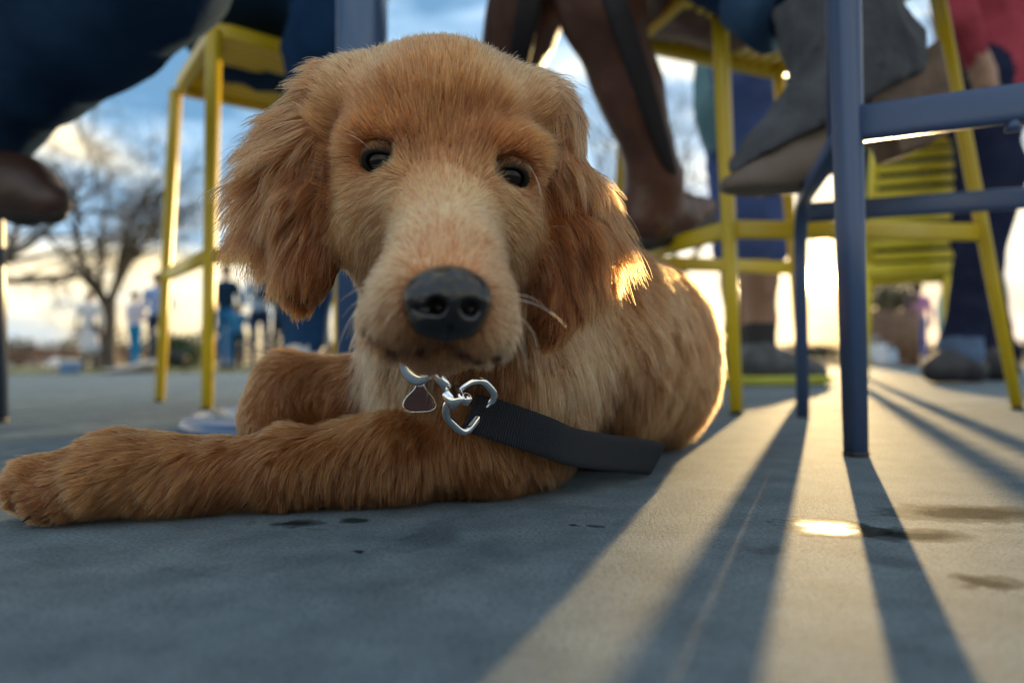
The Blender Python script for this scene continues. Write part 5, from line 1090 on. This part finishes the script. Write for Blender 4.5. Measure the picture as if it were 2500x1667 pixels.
    d0 = nrm(comb + n * (lift[:, None] * 1.6)); grav = np.array([0, 0, -1], np.float32); curl = vnoise(p, 180, 9) * .45
    gv = np.array([.0, .28, .28, .18, .20, .1])[lb][:, None]; cl = np.array([.12, .9, .9, .5, .6, .3])[lb][:, None]
    for k in range(1, K):
        s = t[k]; d = nrm(d0 * (1 - s) + comb * (s * .9) + n * (lift[:, None] * .25 * s) + grav * gv * s + curl * cl * math.sin(3.0 * s)); pts[:, k] = pts[:, k - 1] + d * (ln / (K - 1))[:, None]
    # locks: tips drawn together
    from mathutils import kdtree
    for frac, amt in ((1 / 14, np.array([.22, .70, .70, .32, .55, .30])), (1 / 80, np.array([.10, .55, .55, .18, .34, .12]))):
        gi = np.nonzero(RNG.random(N_) < frac)[0]; kd = kdtree.KDTree(len(gi))
        for j, i in enumerate(gi): kd.insert(p[i], j)
        kd.balance(); near = np.fromiter((kd.find(x)[1] for x in p), np.int64, N_); g = gi[near]
        ok = (lb[g] == lb) & (np.linalg.norm(p - p[g], axis=1) < .008); a = (amt[lb] * ok * RNG.uniform(.5, 1.2, N_))[:, None, None] * (t[None, :, None] ** 1.3)
        gpts = pts[g] + (p - p[g])[:, None] * .35
        sc = (ln / ln[g])[:, None, None]; tgt = pts[g][:, :1] + (pts[g] - pts[g][:, :1]) * np.clip(sc, .6, 1.5); pts = pts * (1 - a) + (tgt + (p - p[g])[:, None] * .25) * a
    pts[:, :, 2] = np.maximum(pts[:, :, 2], .0006 + .002 * RNG.random((N_, 1)).astype(np.float32))
    for fn in HOOKS: pts = fn(pts)
    col = col * (1 + .13 * vnoise(p, 60, 3)[:, :1]) * np.clip(RNG.normal(1, .30, (N_, 1)), .35, 1.9)
    base_r = np.array([.00013, .00016, .00016, .00017, .00016, .00014])[lb][:, None] * RNG.uniform(.8, 1.25, (N_, 1)); rad = base_r * (1.0 - .78 * t[None] ** 1.6)
    gain = np.array([1.12, .86, .86, .98, .84, .9])[lb][:, None]
    return pts, rad, np.clip(np.clip(col, .01, .97) ** np.array([1.72, 1.80, 1.74]) * gain, .004, .93)

def tint_skin():
    col = np.zeros((len(DV), 3))
    for part, gs in GUIDES.items():
        m = np.nonzero(DL == part)[0]; gp = np.array([g[0] for g in gs]); gc = np.array([g[3] for g in gs])
        d2 = ((DV[m][:, None] - gp[None]) ** 2).sum(2); w = 1 / (d2 + 3e-5) ** 2; col[m] = (w / w.sum(1, keepdims=True)) @ gc
    at = dog_body.data.color_attributes.new('coat_colour', 'FLOAT_COLOR', 'POINT'); c4 = np.ones((len(DV), 4), np.float32); c4[:, :3] = np.clip(col, .01, .95) ** np.array([1.72, 1.74, 1.68]) * .65; at.data.foreach_set('color', c4.ravel())
    m = bpy.data.materials.new('coat_skin'); m.use_nodes = True; b = m.node_tree.nodes['Principled BSDF']; n = m.node_tree.nodes.new('ShaderNodeAttribute'); n.attribute_name = 'coat_colour'
    m.node_tree.links.new(n.outputs['Color'], b.inputs['Base Color']); b.inputs['Roughness'].default_value = .9; b.inputs['Specular IOR Level'].default_value = .1; dog_body.data.materials[0] = m
tint_skin()
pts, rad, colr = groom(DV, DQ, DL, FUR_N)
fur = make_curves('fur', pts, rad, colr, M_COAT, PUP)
# ---- whiskers
def whiskers():
    W = []
    rg = np.random.default_rng(4)
    for (x0, y0, x1, y1, x2, y2) in ((1250, 730, 1330, 735, 1385, 800), (1248, 742, 1280, 750, 1275, 860), (1245, 760, 1310, 790, 1320, 870), (1245, 775, 1290, 810, 1285, 905), (1240, 790, 1280, 840, 1290, 925), (1240, 800, 1270, 830, 1215, 905), (1238, 815, 1265, 850, 1268, 900), (1246, 720, 1300, 712, 1340, 760),
                                     (905, 720, 860, 735, 835, 775), (900, 740, 860, 770, 845, 830), (905, 765, 870, 790, 850, 860), (905, 700, 870, 700, 830, 735), (910, 790, 885, 830, 875, 880), (915, 810, 890, 860, 900, 910), (895, 730, 840, 780, 820, 870),
                                     (1215, 360, 1250, 330, 1290, 320), (1270, 395, 1320, 410, 1330, 520), (1275, 385, 1330, 430, 1325, 560), (905, 365, 870, 330, 840, 325), (960, 345, 920, 300, 890, 330), (1225, 350, 1260, 310, 1330, 300)):
        d0 = .262 if y0 > 600 else .318; a, b, c = P(x0, y0, d0 + .006), P(x1, y1, d0 - .004), P(x2, y2, d0 + .012); q = []
        for k in range(9):
            t = k / 8; q.append(a * (1 - t) ** 2 + b * 2 * t * (1 - t) + c * t * t)
        W.append(q)
    W = np.array(W, np.float32); r = np.repeat((.00026 * (1 - .8 * np.linspace(0, 1, 9)))[None], len(W), 0)
    o = make_curves('whiskers', W, r, np.repeat(np.array([[.8, .68, .48]]), len(W), 0), M_COAT, PUP); tag(o, kind='stuff')
whiskers()
